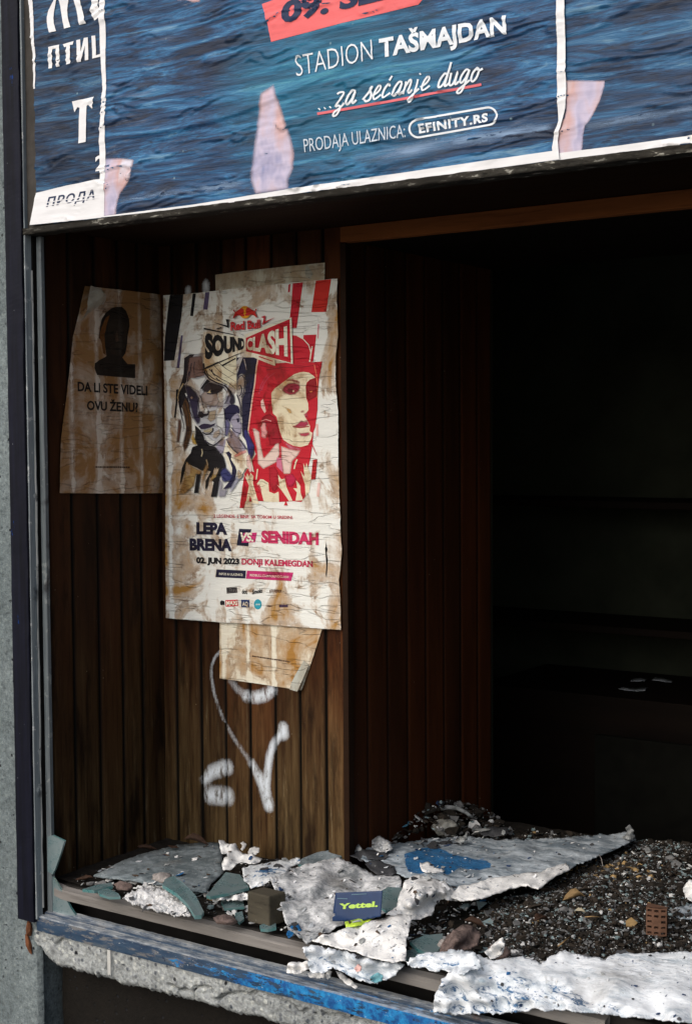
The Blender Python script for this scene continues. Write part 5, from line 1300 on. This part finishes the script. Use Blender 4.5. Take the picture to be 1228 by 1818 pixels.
# shards still standing in the frame
def upright(name, pts, y, thick, label, group):
    P = [uy(px, py, y) for px, py in pts]; n = len(P)
    V = [tuple(p) for p in P] + [(p.x, p.y + thick, p.z) for p in P]
    F = [tuple(range(n)), tuple(reversed(range(n, 2 * n)))] + [(i, n + i, n + (i + 1) % n, (i + 1) % n) for i in range(n)]
    o = mesh_obj(name, V, F, [M_GLASS, M_GEDGE], fmat=[0, 0] + [1] * n); tag(o, label, 'glass shard', group); return o
zf7 = lambda pts: zz(2.193, 0, 1380, pts)
upright('frame_glass', zf7([(186, 232), (205, 226), (252, 248), (236, 300), (216, 358), (206, 378), (186, 366)]), .016, .005, 'upper glass remnant still standing in the frame corner', 'glass left in the window frame')
upright('frame_glass', zf7([(186, 372), (205, 386), (240, 440), (275, 508), (296, 540), (240, 534), (190, 520)]), .022, .005, 'lower glass remnant rising from the blue rail in the frame corner', 'glass left in the window frame')
def stone(name, px, py, z_, r_, sq, mat, label, cat, seed, group=None, sub=2):
    bm = bmesh.new(); bmesh.ops.create_icosphere(bm, subdivisions=sub + 1, radius=1)
    c = uz(px, py, z_); V = []
    for v in bm.verts:
        n = v.co.normalized(); k = 1 + .6 * fbm(n.x * 1.6 + seed, n.y * 1.6, n.z * 1.6 + seed, 4) + .12 * nz(n.x * 6, n.y * 6, n.z * 6 + seed)
        V.append((c.x + n.x * r_ * sq[0] * k, c.y + n.y * r_ * sq[1] * k, c.z + n.z * r_ * sq[2] * k))
    F = [tuple(v.index for v in f.verts) for f in bm.faces]; bm.free()
    o = mesh_obj(name, V, F, mat, smooth=sub > 1); tag(o, label, cat, group); return o
stone('plaster_chunk', 289, 1558, .118, .020, (1.1, .8, .45), M_STONE, 'pale chunk of plaster at the top of the curved glass shard', 'plaster chunk', 2)
stone('stone', 219, 1573, .092, .017, (1.2, .7, .55), M_STONEB, 'brown stone between two glass shards by the batten', 'stone', 5, 'loose stones')
stone('stone', 400, 1633, .084, .018, (1.3, .9, .4), M_STONEB, 'flat reddish stone left of the wooden block', 'stone', 8, 'loose stones')
o = ground_piece('brown_slab', ZB([(978, 890, .098), (1000, 836, .108), (1030, 800, .118), (1062, 768, .126), (1110, 748, .128), (1152, 742, .126), (1205, 790, .115), (1195, 842, .108), (1150, 868, .104), (1100, 884, .1)]), M_STONEB, .005, .004, .001, 22, .0012, .006, ctrl=ZB([(1080, 810, .124)]), seed=13); tag(o, 'brown bent slab piece beside the pale blue glass', 'slab')
stone('stone', 790, 1678, .098, .017, (1.0, .8, .55), M_STONE, 'pale brown stone in front of the brown bent slab', 'stone', 14, 'loose stones')
stone('stone', 885, 1690, .10, .018, (1.0, .9, .7), M_STONEB, 'dark stone at the front edge of the dirt pile', 'stone', 17, 'loose stones')
scatter('rubble', 40, PILE, .006, .015, (40, 20, 14, 2, 1, 0), pile_z, seed=31)
scatter('rubble', 7000, PILE, .0006, .0024, (14, 10, 22, 16, 12, .8), lambda x, y: pile_z(x, y) + .003, seed=37)
scatter('rubble', 240, PILE, .004, .012, (24, 26, 8, 2, 1, 1), lambda x, y: pile_z(x, y) + .003, seed=32)
scatter('rubble', 420, [(110, 1575), (180, 1552), (300, 1520), (420, 1560), (520, 1520), (620, 1515), (600, 1560), (480, 1600), (500, 1660), (400, 1640)], .003, .012, (10, 12, 22, 16, 26, 1), lambda x, y: FZ + .006, seed=33)
scatter('rubble', 260, [(800, 1600), (900, 1590), (960, 1640), (930, 1700), (760, 1720), (700, 1700)], .003, .011, (12, 18, 14, 12, 12, 1), lambda x, y: FZ + .012, seed=34)
scatter('rubble', 1500, [(870, 1470), (1000, 1474), (1130, 1476), (1260, 1490), (1260, 1530), (1130, 1500), (870, 1500)], .001, .009, (30, 20, 12, 5, 3, .3), lambda x, y: pile_z(x, y), seed=38)
hc = uz(765, 1462, .10)
def heap_z(x, y): return FZ + .004 + .062 * math.exp(-((x - hc.x) ** 2 / .012 + (y - hc.y) ** 2 / .03)) + .008 * fbm(x * 30, y * 30)
HP = [(630, 1500), (690, 1462), (740, 1432), (785, 1420), (860, 1446), (910, 1478), (850, 1490), (700, 1508)]
scatter('rubble', 230, HP, .006, .026, (40, 14, 16, 2, 1.5, 0), heap_z, seed=35)
scatter('rubble', 500, HP, .002, .008, (20, 10, 12, 5, 4, .5), lambda x, y: heap_z(x, y) + .008, seed=36)
o = scatter('plaster_crumbs', 900, zz(3.07, 80, 1440, [(425, 470), (470, 442), (545, 420), (625, 425), (700, 455), (762, 500), (800, 572), (740, 570), (640, 548), (560, 532), (480, 508)]), .0016, .007, (.6, .3, 1, .5, 20, 0), lambda x, y: FZ + .02 + .012 * fbm(x * 30, y * 30), seed=12)
o = ground_piece('crumbled_plaster', Z8([(425, 470, .084), (470, 442, .092), (545, 420, .098), (625, 425, .1), (700, 455, .098), (762, 500, .094), (800, 572, .086), (740, 570, .084), (640, 548, .084), (560, 532, .084), (480, 508, .082)], 0), M_CHALK, .0035, .006, .004, 60, .002, .006)
tag(o, 'heap of crumbled white plaster behind the batten', 'plaster')
# wooden block
b0 = uz(439, 1636, .076); m = MB()
ang = R(-33); ca, sa = math.cos(ang), math.sin(ang)
V = []
for dz in (0, .058):
    for dx, dy in ((0, 0), (.062, -.012), (.072, .028), (.010, .040)):
        V.append((b0.x + dx * .98, b0.y + dy, b0.z + dz + (.004 if dx > .05 else 0)))
o = mesh_obj('wood_block', V, [(0, 3, 2, 1), (4, 5, 6, 7), (0, 1, 5, 4), (1, 2, 6, 5), (2, 3, 7, 6), (3, 0, 4, 7)], M_BLOCK, attrs={'rnd': [.5] * 8})
bevel(o, .003, 2); tag(o, 'short dark wooden block under the edge of the grey plaster sheet', 'block')

# --- the big peeled sheets
o = ground_piece('plaster_sheet', ZB([(65, 490, .138), (130, 478, .135), (250, 422, .13), (300, 410, .13), (440, 385, .122), (560, 440, .118), (640, 480, .115), (760, 475, .112), (780, 520, .11), (757, 640, .1), (690, 690, .1), (640, 702, .1), (560, 735, .1), (470, 745, .096), (380, 795, .09), (330, 812, .088), (262, 842, .084), (200, 802, .088), (160, 770, .092), (140, 720, .1), (112, 612, .118), (86, 540, .13)]),
                 M_SH_B, .006, .006, .0014, 24, .0018, .0025, seed=2, ctrl=ZB([(300, 500, .13), (420, 520, .118), (350, 640, .108), (560, 600, .105)]), edge_curl=.004)
tag(o, 'crumpled grey white plaster sheet behind the blue card', 'plaster sheet')
o = ground_piece('white_flap', ZB([(350, 800, .104), (480, 760, .112), (620, 725, .118), (760, 690, .124), (832, 690, .124), (822, 760, .118), (802, 832, .112), (802, 942, .1), (740, 946, .097), (620, 922, .093), (500, 892, .09), (430, 872, .088), (350, 852, .088), (290, 832, .09)]),
                 M_SH_W, .006, .005, .0012, 16, .0014, .0025, seed=6)
tag(o, 'white triangular plaster flap in front of the blue card', 'plaster flap')
o = ground_piece('white_fold', ZB([(690, 692, .112), (750, 652, .118), (768, 565, .132), (800, 502, .14), (850, 472, .142), (920, 480, .14), (1000, 500, .135), (1052, 542, .128), (1102, 592, .118), (1080, 612, .114), (992, 604, .118), (962, 640, .114), (940, 690, .108), (880, 712, .106), (830, 720, .108), (800, 702, .11)]),
                 M_SH_W, .006, .005, .0012, 28, .0012, .003, seed=9, ctrl=ZB([(880, 560, .156), (820, 620, .142), (940, 560, .15), (1000, 560, .14)]))
tag(o, 'rounded white fold of plaster skin right of the blue card', 'plaster fold')
sh = empty('painted_sheet', uz(900, 1540, .08))
CE = [(690, 1500, .1), (760, 1490, .1), (830, 1484, .1), (880, 1492, .1), (960, 1490, .1), (1040, 1484, .1), (1088, 1481, .1), (1118, 1472, .104), (1128, 1490, .102), (1100, 1505, .106), (1065, 1520, .11), (1030, 1533, .114), (1000, 1548, .118), (970, 1562, .122), (955, 1576, .122), (930, 1571, .124), (905, 1574, .124), (880, 1583, .123), (862, 1591, .122), (845, 1595, .12), (815, 1597, .118), (800, 1590, .12), (770, 1565, .124), (735, 1556, .122), (720, 1560, .12), (690, 1545, .118), (640, 1525, .115), (650, 1508, .108)]
ground_piece('sheet', CE, M_SH_C, .0045, .005, .0012, 17, .0018, .003, parent=sh, seed=4, blue=[(714, 1515), (745, 1503), (775, 1500), (800, 1512), (830, 1520), (866, 1526), (880, 1540), (850, 1550), (815, 1546), (795, 1558), (770, 1552), (742, 1556), (722, 1552), (716, 1535)])
ground_piece('folded_edge', [(800, 1592, .123), (815, 1575, .128), (850, 1566, .131), (900, 1555, .131), (960, 1546, .129), (1005, 1532, .124), (1012, 1542, .121), (985, 1556, .124), (955, 1579, .124), (930, 1573, .127), (905, 1577, .126), (862, 1594, .124), (815, 1600, .12)], M_SH_W, .006, .005, .001, 20, .0012, .004, parent=sh, seed=4.4)
tag(sh, 'long grey sheet with bright blue paint and a white rolled edge', 'painted sheet')
o = ground_piece('white_crust', [(768, 1797, .017), (810, 1800, .026), (850, 1799, .035), (890, 1798, .046), (930, 1795, .057), (985, 1791, .073), (1040, 1797, .08), (1100, 1803, .088), (1160, 1809, .094), (1240, 1818, .103), (1330, 1828, .11), (1420, 1750, .12), (1330, 1700, .13), (1228, 1690, .126), (1140, 1694, .12), (1100, 1690, .118), (1075, 1705, .114), (1040, 1699, .114), (1000, 1689, .116), (975, 1697, .112), (960, 1711, .106), (930, 1699, .108), (900, 1703, .108), (880, 1705, .108), (850, 1695, .114), (830, 1700, .112), (805, 1720, .1), (785, 1742, .085), (772, 1772, .05)],
                 M_SH_D, .006, .005, .0014, 19, .002, .004, seed=3, ctrl=[(800, 1768, .052), (860, 1766, .068), (930, 1764, .083), (1000, 1766, .092), (1100, 1776, .104), (1200, 1788, .112), (1300, 1800, .118), (860, 1735, .094), (930, 1738, .1), (1000, 1738, .106), (1100, 1748, .114), (1200, 1758, .12), (830, 1725, .1)])
tag(o, 'broad white and blue paint crust draped over the rail at the right', 'paint crust')
o = ground_piece('white_crust', ZB([(800, 955, .096), (835, 925, .104), (900, 900, .108), (960, 905, .11), (1010, 890, .112), (1090, 880, .118), (1165, 890, .12), (1205, 940, .116), (1210, 985, .108), (1160, 1000, .104), (1120, 1030, .1), (1060, 1012, .096), (1000, 1005, .092), (950, 1010, .088), (900, 985, .088), (840, 985, .088)]),
                 M_SH_D, .005, .007, .0016, 30, .002, .003, seed=15, edge_curl=.003)
tag(o, 'rough white crust between the white flap and the broad crust at the right', 'paint crust')
o = ground_piece('white_crust', ZC([(480, 492, .13), (520, 470, .134), (560, 560, .125), (600, 680, .11), (690, 720, .1), (800, 790, .094), (850, 850, .09), (760, 880, .086), (640, 860, .086), (600, 800, .092), (560, 680, .104)]), M_SH_W, .005, .004, .0012, 26, .0016, .002, seed=18, edge_curl=.004)
tag(o, 'white curled left rim of the crumpled sheet, behind the wooden block', 'paint crust')
o = ground_piece('white_scrap', Z8([(905, 475, .098), (960, 462, .102), (1050, 455, .104), (1120, 445, .108), (1170, 440, .11), (1160, 470, .1), (1080, 482, .096), (1000, 488, .094), (920, 490, .092)], 0), M_SH_W, .004, .004, .001, 34, .002, .002, seed=19)
tag(o, 'white crumbling strip under the triangular glass shard', 'scrap', 'white scraps along the batten')
o = ground_piece('white_crust', ZD([(212, 88, .086), (280, 70, .09), (400, 90, .09), (540, 130, .088), (640, 155, .086), (760, 176, .086), (832, 180, .086), (862, 192, .084), (785, 262, .066), (745, 292, .058), (690, 306, .05), (640, 312, .046), (560, 292, .048), (500, 255, .052), (440, 225, .056), (400, 205, .06), (340, 242, .05), (252, 232, .052), (243, 182, .064)]),
                 M_SH_D, .005, .006, .0016, 24, .002, .003, seed=7)
tag(o, 'white paint crust with blue specks hanging over the middle of the batten', 'paint crust')
GS = 'white scraps along the batten'
for pts, lb, sd in (([(105, 240, .03), (115, 180, .05), (150, 178, .052), (240, 166, .06), (246, 215, .048), (180, 252, .034)], 'crinkled white scrap stuck in the slot left of the hanging crust', 1),
                    ([(420, 228, .04), (452, 240, .04), (520, 295, .034), (562, 328, .03), (545, 345, .028), (470, 302, .032), (432, 262, .036)], 'thin white strip lying on the rail under the hanging crust', 2),
                    ([(240, 250, .03), (300, 236, .036), (350, 252, .034), (362, 275, .028), (300, 280, .026), (250, 272, .026)], 'curled grey white scrap on the rail below the hanging crust', 3),
                    ([(360, 225, .045), (392, 232, .045), (388, 265, .034), (370, 290, .028), (358, 262, .034)], 'small upright white scrap at the lower edge of the hanging crust', 4)):
    o = ground_piece('white_scrap', ZD(pts), M_SH_W, .004, .004, .001, 34, .001, .0015, seed=sd * 3.1); tag(o, lb, 'scrap', GS)
o = ground_piece('paint_flake', ZB([(150, 790, .092), (180, 745, .096), (215, 738, .096), (232, 770, .092), (200, 800, .089), (160, 815, .087)]), M_BLUEP, .004, .003, .0006, 30, .001, .0015); tag(o, 'bright blue paint flake on the left edge of the grey plaster sheet', 'paint flake')
o = ground_piece('paint_flake', ZD([(640, 270, .062), (690, 240, .07), (722, 262, .066), (715, 295, .058), (670, 306, .052), (640, 296, .054)]), mat_simple('turquoise_flake', (.16, .38, .44), .8, .25, .3, 60), .004, .003, .0006, 30, .001, .0015); tag(o, 'turquoise paint flake on the hanging white crust', 'paint flake')
o = ground_piece('paint_flake', ZD([(535, 215, .08), (560, 185, .084), (585, 200, .083), (580, 228, .078), (552, 236, .076)]), mat_simple('pink_flake', (.68, .42, .38), .8, .25, .2, 60), .004, .001, .0004, 30, .001, .001); tag(o, 'pink stained flake on the hanging white crust', 'paint flake')
o = ground_piece('white_peak', [(870, 1703, .11), (860, 1690, .12), (880, 1672, .14), (892, 1664, .15), (896, 1675, .14), (893, 1692, .118), (884, 1700, .11)], M_SCRAP, .005, .003, .001, 30, .001, .002); tag(o, 'pointed white scrap at the front of the dirt pile', 'scrap', 'white scraps on the dirt')
o = ground_piece('white_scrap', [(1212, 1578, .12), (1222, 1562, .135), (1242, 1566, .135), (1250, 1590, .12), (1234, 1604, .108), (1216, 1596, .11)], M_SCRAP, .005, .005, .001, 30, .001, .002); tag(o, 'crumpled white scrap at the far right of the dirt pile', 'scrap', 'white scraps on the dirt')
o = ground_piece('blue_grey_scrap', [(1184, 1618, .11), (1205, 1610, .115), (1240, 1600, .118), (1270, 1610, .116), (1262, 1640, .105), (1225, 1632, .108), (1192, 1632, .106)], M_SH_C, .005, .005, .001, 26, .001, .002, seed=11); tag(o, 'blue grey scrap behind the perforated brick piece', 'scrap', 'white scraps on the dirt')
o = ground_piece('grey_peak', [(1103, 1489, .106), (1112, 1478, .12), (1110, 1470, .13), (1117, 1465, .136), (1124, 1473, .128), (1124, 1484, .114), (1128, 1490, .106)], M_GREYSCRAP, .005, .003, .001, 30, .0006, .0015); tag(o, 'pointed grey scrap at the far end of the painted sheet', 'scrap')
o = ground_piece('flat_chip', [(1142, 1506, .105), (1150, 1503, .107), (1160, 1514, .104), (1156, 1519, .102), (1146, 1514, .103)], M_GREYSCRAP, .004, .001, .0004, 30, .0005, .0015); tag(o, 'pale flat chip near the back of the dirt pile', 'chip')

# --- blue phone card and the lime card under it
kp = uz(632, 1634, .116)
shK = Sheet('y', kp.y, -1, lambda x, z_: .0 + .05 * max(0, .0) - .22 * max(0, z_ - kp.z))
def mat_card(name, c): return mat_simple(name, c, .45, .4, .15, 40, .1)
cardo = empty('phone_card', kp)
M_CARD = mat_card('card_blue', (.008, .030, .095)); M_CYEL = mat_card('card_lime', (.48, .66, .06))
A = Art(shK); A.poly([(590.5, 1587), (671.5, 1585), (673.5, 1628), (652, 1632), (637, 1636.5), (590, 1635.5), (590, 1628), (594, 1626), (594, 1622), (590.3, 1622)], M_CARD, 8)
o = A.build('card_face', cardo, lift=0); solid(o, .0012)
A = Art(shK)
A.text('Yettel.', mat_card('card_lettering', (.42, .62, .10)), (600, 1615), (667, 1611.5), 9.5, off=.05, gap=1.02); A.build('card_lettering', cardo, lift=.0008)
A = Art(shK); A.line([(595, 1596.5), (605, 1597), (613, 1597.5)], 1.2, mat_card('card_fine', (.08, .16, .22))); A.build('fine_print', cardo, lift=.0008)
A = Art(shK); A.line([(619, 1590.5), (632, 1590), (645, 1589.5)], 1.2, mat_card('card_fine2', (.08, .16, .22))); A.build('fine_print', cardo, lift=.0008)
tag(cardo, 'dark blue phone card with lime lettering propped on the plaster', 'card')
o = ground_piece('lime_card', [(612, 1636, .118), (640, 1630, .12), (662, 1631, .12), (645, 1642, .114), (614, 1647, .112)], M_CYEL, .006, .0008, .0002, 20, 0, .001); tag(o, 'lime green card edge showing below the blue phone card', 'card')

# --- perforated brick piece
br = uz(1164, 1662, .098); bk = empty('brick_piece', br)
W_, H_, D_ = .036, .050, .026
cells = []; m = MB(); nx_, nzr = 3, 5
xs = [-W_ / 2]; 
for i in range(nx_):
    a_ = -W_ / 2 + W_ * (i + .18) / nx_; b_ = -W_ / 2 + W_ * (i + .82) / nx_; xs += [a_, b_]
xs += [W_ / 2]; zs_ = [0]
for j in range(nzr):
    zs_ += [H_ * (j + .3) / nzr, H_ * (j + .72) / nzr]
zs_ += [H_]
ct, st_ = math.cos(R(18)), math.sin(R(18))
def bp(x, y, z_): 
    y = y + 8.0 * x * x
    return (br.x + x * ct - y * st_, br.y + x * st_ + y * ct, br.z + z_ + .0012 * nz(x * 200, z_ * 200))
for i in range(len(xs) - 1):
    for j in range(len(zs_) - 1):
        hole = i % 2 == 1 and j % 2 == 1 and not (i == 3 and j in (5,))
        x0, x1, z0, z1 = xs[i], xs[i + 1], zs_[j], zs_[j + 1]; d = .010 if hole else 0
        m.add([bp(x0, d, z0), bp(x1, d, z0), bp(x1, d, z1), bp(x0, d, z1)], [(0, 1, 2, 3)], 1 if hole else 0)
        if hole:
            m.add([bp(x0, 0, z0), bp(x1, 0, z0), bp(x1, 0, z1), bp(x0, 0, z1), bp(x0, d, z0), bp(x1, d, z0), bp(x1, d, z1), bp(x0, d, z1)], [(0, 4, 5, 1), (1, 5, 6, 2), (2, 6, 7, 3), (3, 7, 4, 0)])
a_, b_ = -W_ / 2, W_ / 2
m.add([bp(a_, 0, 0), bp(b_, 0, 0), bp(b_, 0, H_), bp(a_, 0, H_), bp(a_, D_, 0), bp(b_, D_, 0), bp(b_, D_, H_ * .9), bp(a_, D_, H_)], [(3, 2, 6, 7), (1, 5, 6, 2), (0, 3, 7, 4), (4, 7, 6, 5), (0, 4, 5, 1)])
o = m.build('brick_body', [M_TERRA, M_DARKSCRAP], bk); tag(bk, 'brown perforated brick piece standing on the dirt pile', 'brick')

# --- leaves
def leaf(px, py, z_, L, wd, ang, mat, label, seed, group='dry leaves', roll=.5):
    c = uz(px, py, z_); V, F = [], []; n = 9; q = random.Random(seed)
    for i in range(n + 1):
        t_ = i / n; w_ = wd * math.sin(math.pi * min(1, t_ * 1.02)) ** .8 * (1 + .3 * nz(t_ * 7, seed))
        for s_ in (-1, -.5, 0, .5, 1):
            x = (t_ - .5) * L; y = s_ * w_ * .5; h = roll * abs(s_) ** 1.5 * w_ * .45 + .1 * L * math.sin(t_ * 3 + seed) + .05 * L * nz(t_ * 4, s_ * 1.5, seed) + .002 * nz(x * 120, y * 120, seed)
            V.append((c.x + x * math.cos(ang) - y * math.sin(ang), c.y + x * math.sin(ang) + y * math.cos(ang), c.z + h))
    for i in range(n):
        for j in range(4): F.append((i * 5 + j, i * 5 + j + 1, i * 5 + j + 6, i * 5 + j + 5))
    o = mesh_obj('dry_leaf', V, F, mat, smooth=True); solid(o, .0006); tag(o, label, 'leaf', group); return o
leaf(348, 1495, .1, .055, .020, .4, M_LEAF, 'large curled brown leaf at the foot of the corner', 1, roll=1.2)
leaf(262, 1506, .092, .045, .018, .9, M_LEAF, 'brown leaf at the foot of the side wall behind the dusty pane', 2, roll=1.0)
leaf(308, 1503, .096, .03, .014, .1, M_LEAF, 'little brown leaf midway between the two larger leaves', 3)
leaf(150, 1560, .08, .04, .016, .5, M_LEAF, 'dark leaf beside the upper end of the batten', 4, roll=1.0)
leaf(1018, 1595, .118, .042, .026, .7, M_LEAF2, 'yellow brown leaf in the middle of the dirt pile', 5, roll=1.1)
leaf(1028, 1620, .112, .024, .018, .2, mat_simple('pale_leaf', (.45, .40, .29), .8, .2, .3, 50), 'pale cream leaf just below the yellow brown leaf', 6)
leaf(960, 1635, .112, .034, .02, 1.2, M_LEAF, 'curled brown leaf left on the dirt pile', 7, roll=1.1)
leaf(842, 1640, .108, .04, .02, .3, M_LEAF, 'dark brown leaf above the brown bent slab', 8, roll=1.0)
leaf(697, 1440, .11, .03, .012, 1.3, M_LEAF, 'thin brown leaf against the dark inner planks', 9)
def twig(pts, r_, mat, label, seed, cat='twig'):
    P = [uz(*q) for q in pts]; V, F = [], []
    for i, p in enumerate(P):
        d = (P[min(i + 1, len(P) - 1)] - P[max(0, i - 1)]).normalized(); s_ = d.cross(Vector((0, 0, 1))).normalized(); u_ = s_.cross(d)
        for k in range(6):
            an = k * 1.0472; V.append(tuple(p + (s_ * math.cos(an) + u_ * math.sin(an)) * r_ * (1 - .4 * i / len(P))))
    for i in range(len(P) - 1):
        for k in range(6): F.append((i * 6 + k, i * 6 + (k + 1) % 6, (i + 1) * 6 + (k + 1) % 6, (i + 1) * 6 + k))
    F += [tuple(range(5, -1, -1)), tuple(range(len(V) - 6, len(V)))]
    o = mesh_obj('twig', V, F, mat, smooth=True); tag(o, label, cat, 'twigs on the dirt'); return o
twig([(1037, 1628, .118), (1050, 1627, .12), (1065, 1628, .118)], .0012, M_LEAF2, 'thin pale twig below the yellow brown leaf', 1)
twig([(990, 1680, .11), (1000, 1672, .114), (1010, 1664, .114)], .0015, M_LEAF2, 'short slanting twig at the front of the dirt pile', 2)
twig([(1063, 1517, .115), (1067, 1525, .12), (1069, 1537, .114)], .001, M_STONE, 'thin upright grey twig near the yellow flakes', 3)

# --- dim heap against the inner wall
stone('crumpled_wrapper', 790, 1470, .112, .026, (1.15, .8, .75), mat_simple('dirty_plastic', (.24, .235, .21), .45, .5, .6, 40, .6, .004), 'crumpled dirty plastic wrapper near the inner wall', 'wrapper', 21, sub=2)
twig([(782, 1436, .135), (795, 1433, .14), (812, 1435, .14), (826, 1442, .132), (838, 1451, .12)], .006, M_GREYSCRAP, 'bent grey strip lying above the crumpled wrapper', 4, 'strip')
GD = 'dark scraps by the inner wall'
for pts, mt, lb, sd in (([(693, 1466, .11), (700, 1454, .125), (735, 1432, .14), (772, 1413, .15), (785, 1410, .15), (790, 1425, .14), (770, 1445, .12), (735, 1462, .11)], M_DARKSCRAP, 'dark plastic sheet heaped against the inner planks', 1),
                        ([(697, 1464, .124), (712, 1456, .128), (728, 1460, .126), (724, 1468, .12), (702, 1470, .118)], mat_simple('dull_blue', (.035, .11, .17), .7, .3, .5, 40), 'dull blue scrap on the dark plastic sheet', 2),
                        ([(660, 1490, .12), (675, 1484, .13), (692, 1495, .125), (698, 1510, .115), (680, 1518, .11), (660, 1505, .115)], M_SH_B, 'grey white curled scrap left of the blue paint', 3),
                        ([(632, 1492, .13), (640, 1504, .125), (646, 1512, .118), (638, 1518, .112), (626, 1512, .112), (628, 1500, .12)], M_GREYSCRAP, 'upright grey scrap by the dark corner post', 4),
                        ([(848, 1478, .11), (872, 1468, .116), (900, 1470, .116), (905, 1480, .11), (870, 1486, .106)], M_DARKSCRAP, 'dark scrap right of the crumpled wrapper', 5),
                        ([(806, 1494, .112), (822, 1486, .118), (828, 1478, .128), (830, 1490, .115), (818, 1500, .11)], M_GREYSCRAP, 'pale twisted scrap below the crumpled wrapper', 6),
                        ([(648, 1535, .12), (668, 1526, .125), (700, 1540, .122), (706, 1552, .118), (684, 1556, .116), (660, 1548, .116)], M_DARKSCRAP, 'dark flake between the plaster sheet and the blue paint', 7),
                        ([(745, 1532, .126), (760, 1530, .13), (772, 1540, .128), (790, 1545, .126), (770, 1552, .126), (748, 1548, .126)], M_SCRAP, 'little white ring shaped flake on the blue paint', 8),
                        ([(612, 1514, .115), (650, 1508, .12), (690, 1516, .12), (684, 1526, .115), (640, 1528, .11)], M_DARKSCRAP, 'dark brown flake at the foot of the dark corner post', 9)):
    o = ground_piece('loose_scrap', pts, mt, .005, .006, .0012, 26, .0012, .0015, seed=sd * 2.7); tag(o, lb, 'scrap', GD)
# shiny things far back on the counter
GP = 'pale things on the dark counter'
M_SHINE = mat_simple('glossy_white', (.26, .28, .30), .3, .5, .2, 20)
for pts, lb in (([(1118, 1209), (1124, 1204), (1136, 1203), (1148, 1205), (1144, 1209), (1130, 1210)], 'upper left pale scrap on the dark counter'),
                ([(1156, 1207), (1164, 1202), (1178, 1204), (1193, 1209), (1190, 1212), (1174, 1210)], 'right hand pale scrap on the dark counter'),
                ([(1097, 1223), (1106, 1220), (1126, 1222), (1149, 1221), (1144, 1226), (1120, 1227)], 'lower long pale scrap on the dark counter')):
    o = ground_piece('pale_scrap', [(x_, y_, .256) for x_, y_ in pts], M_SHINE, .004, .003, .0006, 24, .0008, .002); LAID.pop(); tag(o, lb, 'scrap', GP)

# torn flakes of paint and paper lying over everything: nobody could count them
from mathutils.bvhtree import BVHTree
bv, bf = [], []
for o in LAID:
    n0 = len(bv); b_ = Vector(o['_base']); bv += [v.co + b_ for v in o.data.vertices]; bf += [tuple(i + n0 for i in q.vertices) for q in o.data.polygons]
for o in COL.objects:
    if o.type == 'MESH' and o.name.startswith('dirt_layer'):
        n0 = len(bv); b_ = Vector(o['_base']); bv += [v.co + b_ for v in o.data.vertices]; bf += [tuple(i + n0 for i in q.vertices) for q in o.data.polygons]
TREE = BVHTree.FromPolygons(bv, bf)
M_FL = [mat_simple('flake_white', (.72, .73, .74), .85, .2, .35, 60, .5, .002), mat_simple('flake_grey', (.36, .38, .40), .85, .2, .5, 60, .5, .002), M_SCRAP, M_GREYSCRAP, M_DARKSCRAP, M_BLUEP, mat_simple('flake_brown', (.075, .05, .035), .85, .2, .6, 80), mat_simple('flake_navy', (.02, .045, .11), .8, .25, .5, 80)]
def flakes(n, region, rmin, rmax, wts, seed):
    q = random.Random(seed); m_ = MB(); xs = [a_[0] for a_ in region]; ys = [a_[1] for a_ in region]; k = 0
    while k < n:
        px, py = q.uniform(min(xs), max(xs)), q.uniform(min(ys), max(ys))
        if not inside((px, py), region): continue
        k += 1
        d = (_f + CR * ((px - CXP) / FP) - CU * ((py - CYP) / FP)).normalized()
        h, nm, ix, ds = TREE.ray_cast(CAM, d)
        if h is None: continue
        if nm.z < 0: nm = -nm
        nm = (nm + Vector((q.uniform(-.5, .5), q.uniform(-.5, .5), .3))).normalized()
        t1 = nm.orthogonal().normalized(); t2_ = nm.cross(t1); r_ = rmin + (rmax - rmin) * q.random() ** 2.4; kk = q.randint(6, 11); ph = q.uniform(0, 6.28); el = q.uniform(.35, 1)
        cu_ = q.uniform(-.1, .6); ring = []
        for i in range(kk):
            a_ = 6.2832 * i / kk; rr_ = r_ * q.uniform(.55, 1.25); x, y = math.cos(a_) * rr_, math.sin(a_) * rr_ * el
            x, y = x * math.cos(ph) - y * math.sin(ph), x * math.sin(ph) + y * math.cos(ph)
            ring.append(h + t1 * x + t2_ * y + nm * (.0012 + cu_ * x * abs(x) / r_ + q.uniform(0, .12) * r_))
        c_ = h + nm * (.0016 + .12 * r_)
        m_.add([c_] + ring, [(0, 1 + i, 1 + (i + 1) % kk) for i in range(kk)], q.choices(range(8), wts)[0])
    o = m_.build('paint_flakes', M_FL); solid(o, .0006); tag(o, None, None, kind='stuff'); return o
flakes(300, [(470, 1525), (700, 1535), (860, 1500), (860, 1600), (800, 1650), (720, 1700), (720, 1755), (540, 1710), (480, 1650)], .0014, .011, (6, 6, 3, 4, 4, 1.2, 2, 2.5), 51)
flakes(160, [(640, 1500), (760, 1486), (1100, 1484), (1000, 1545), (860, 1590), (640, 1540)], .001, .006, (3, 3, 2, 4, 6, 2, 2, 3), 52)
flakes(90, [(770, 1730), (870, 1695), (1240, 1695), (1240, 1815), (780, 1795)], .0008, .005, (3, 2, 2, 4, 3, 1, 1, 4), 53)
flakes(190, [(120, 1565), (300, 1505), (420, 1500), (520, 1530), (480, 1600), (440, 1660), (300, 1630)], .0014, .010, (3, 4, 4, 5, 4, .5, 5, 1), 54)
flakes(170, [(850, 1600), (1000, 1550), (1120, 1490), (1240, 1500), (1240, 1690), (900, 1700)], .0016, .010, (1, 2.5, 1, 5, 9, .2, 4, .6), 55)
flakes(90, [(640, 1500), (700, 1455), (790, 1415), (900, 1480), (760, 1510)], .003, .022, (1, 4, .6, 6, 8, .6, 2, 2), 56)
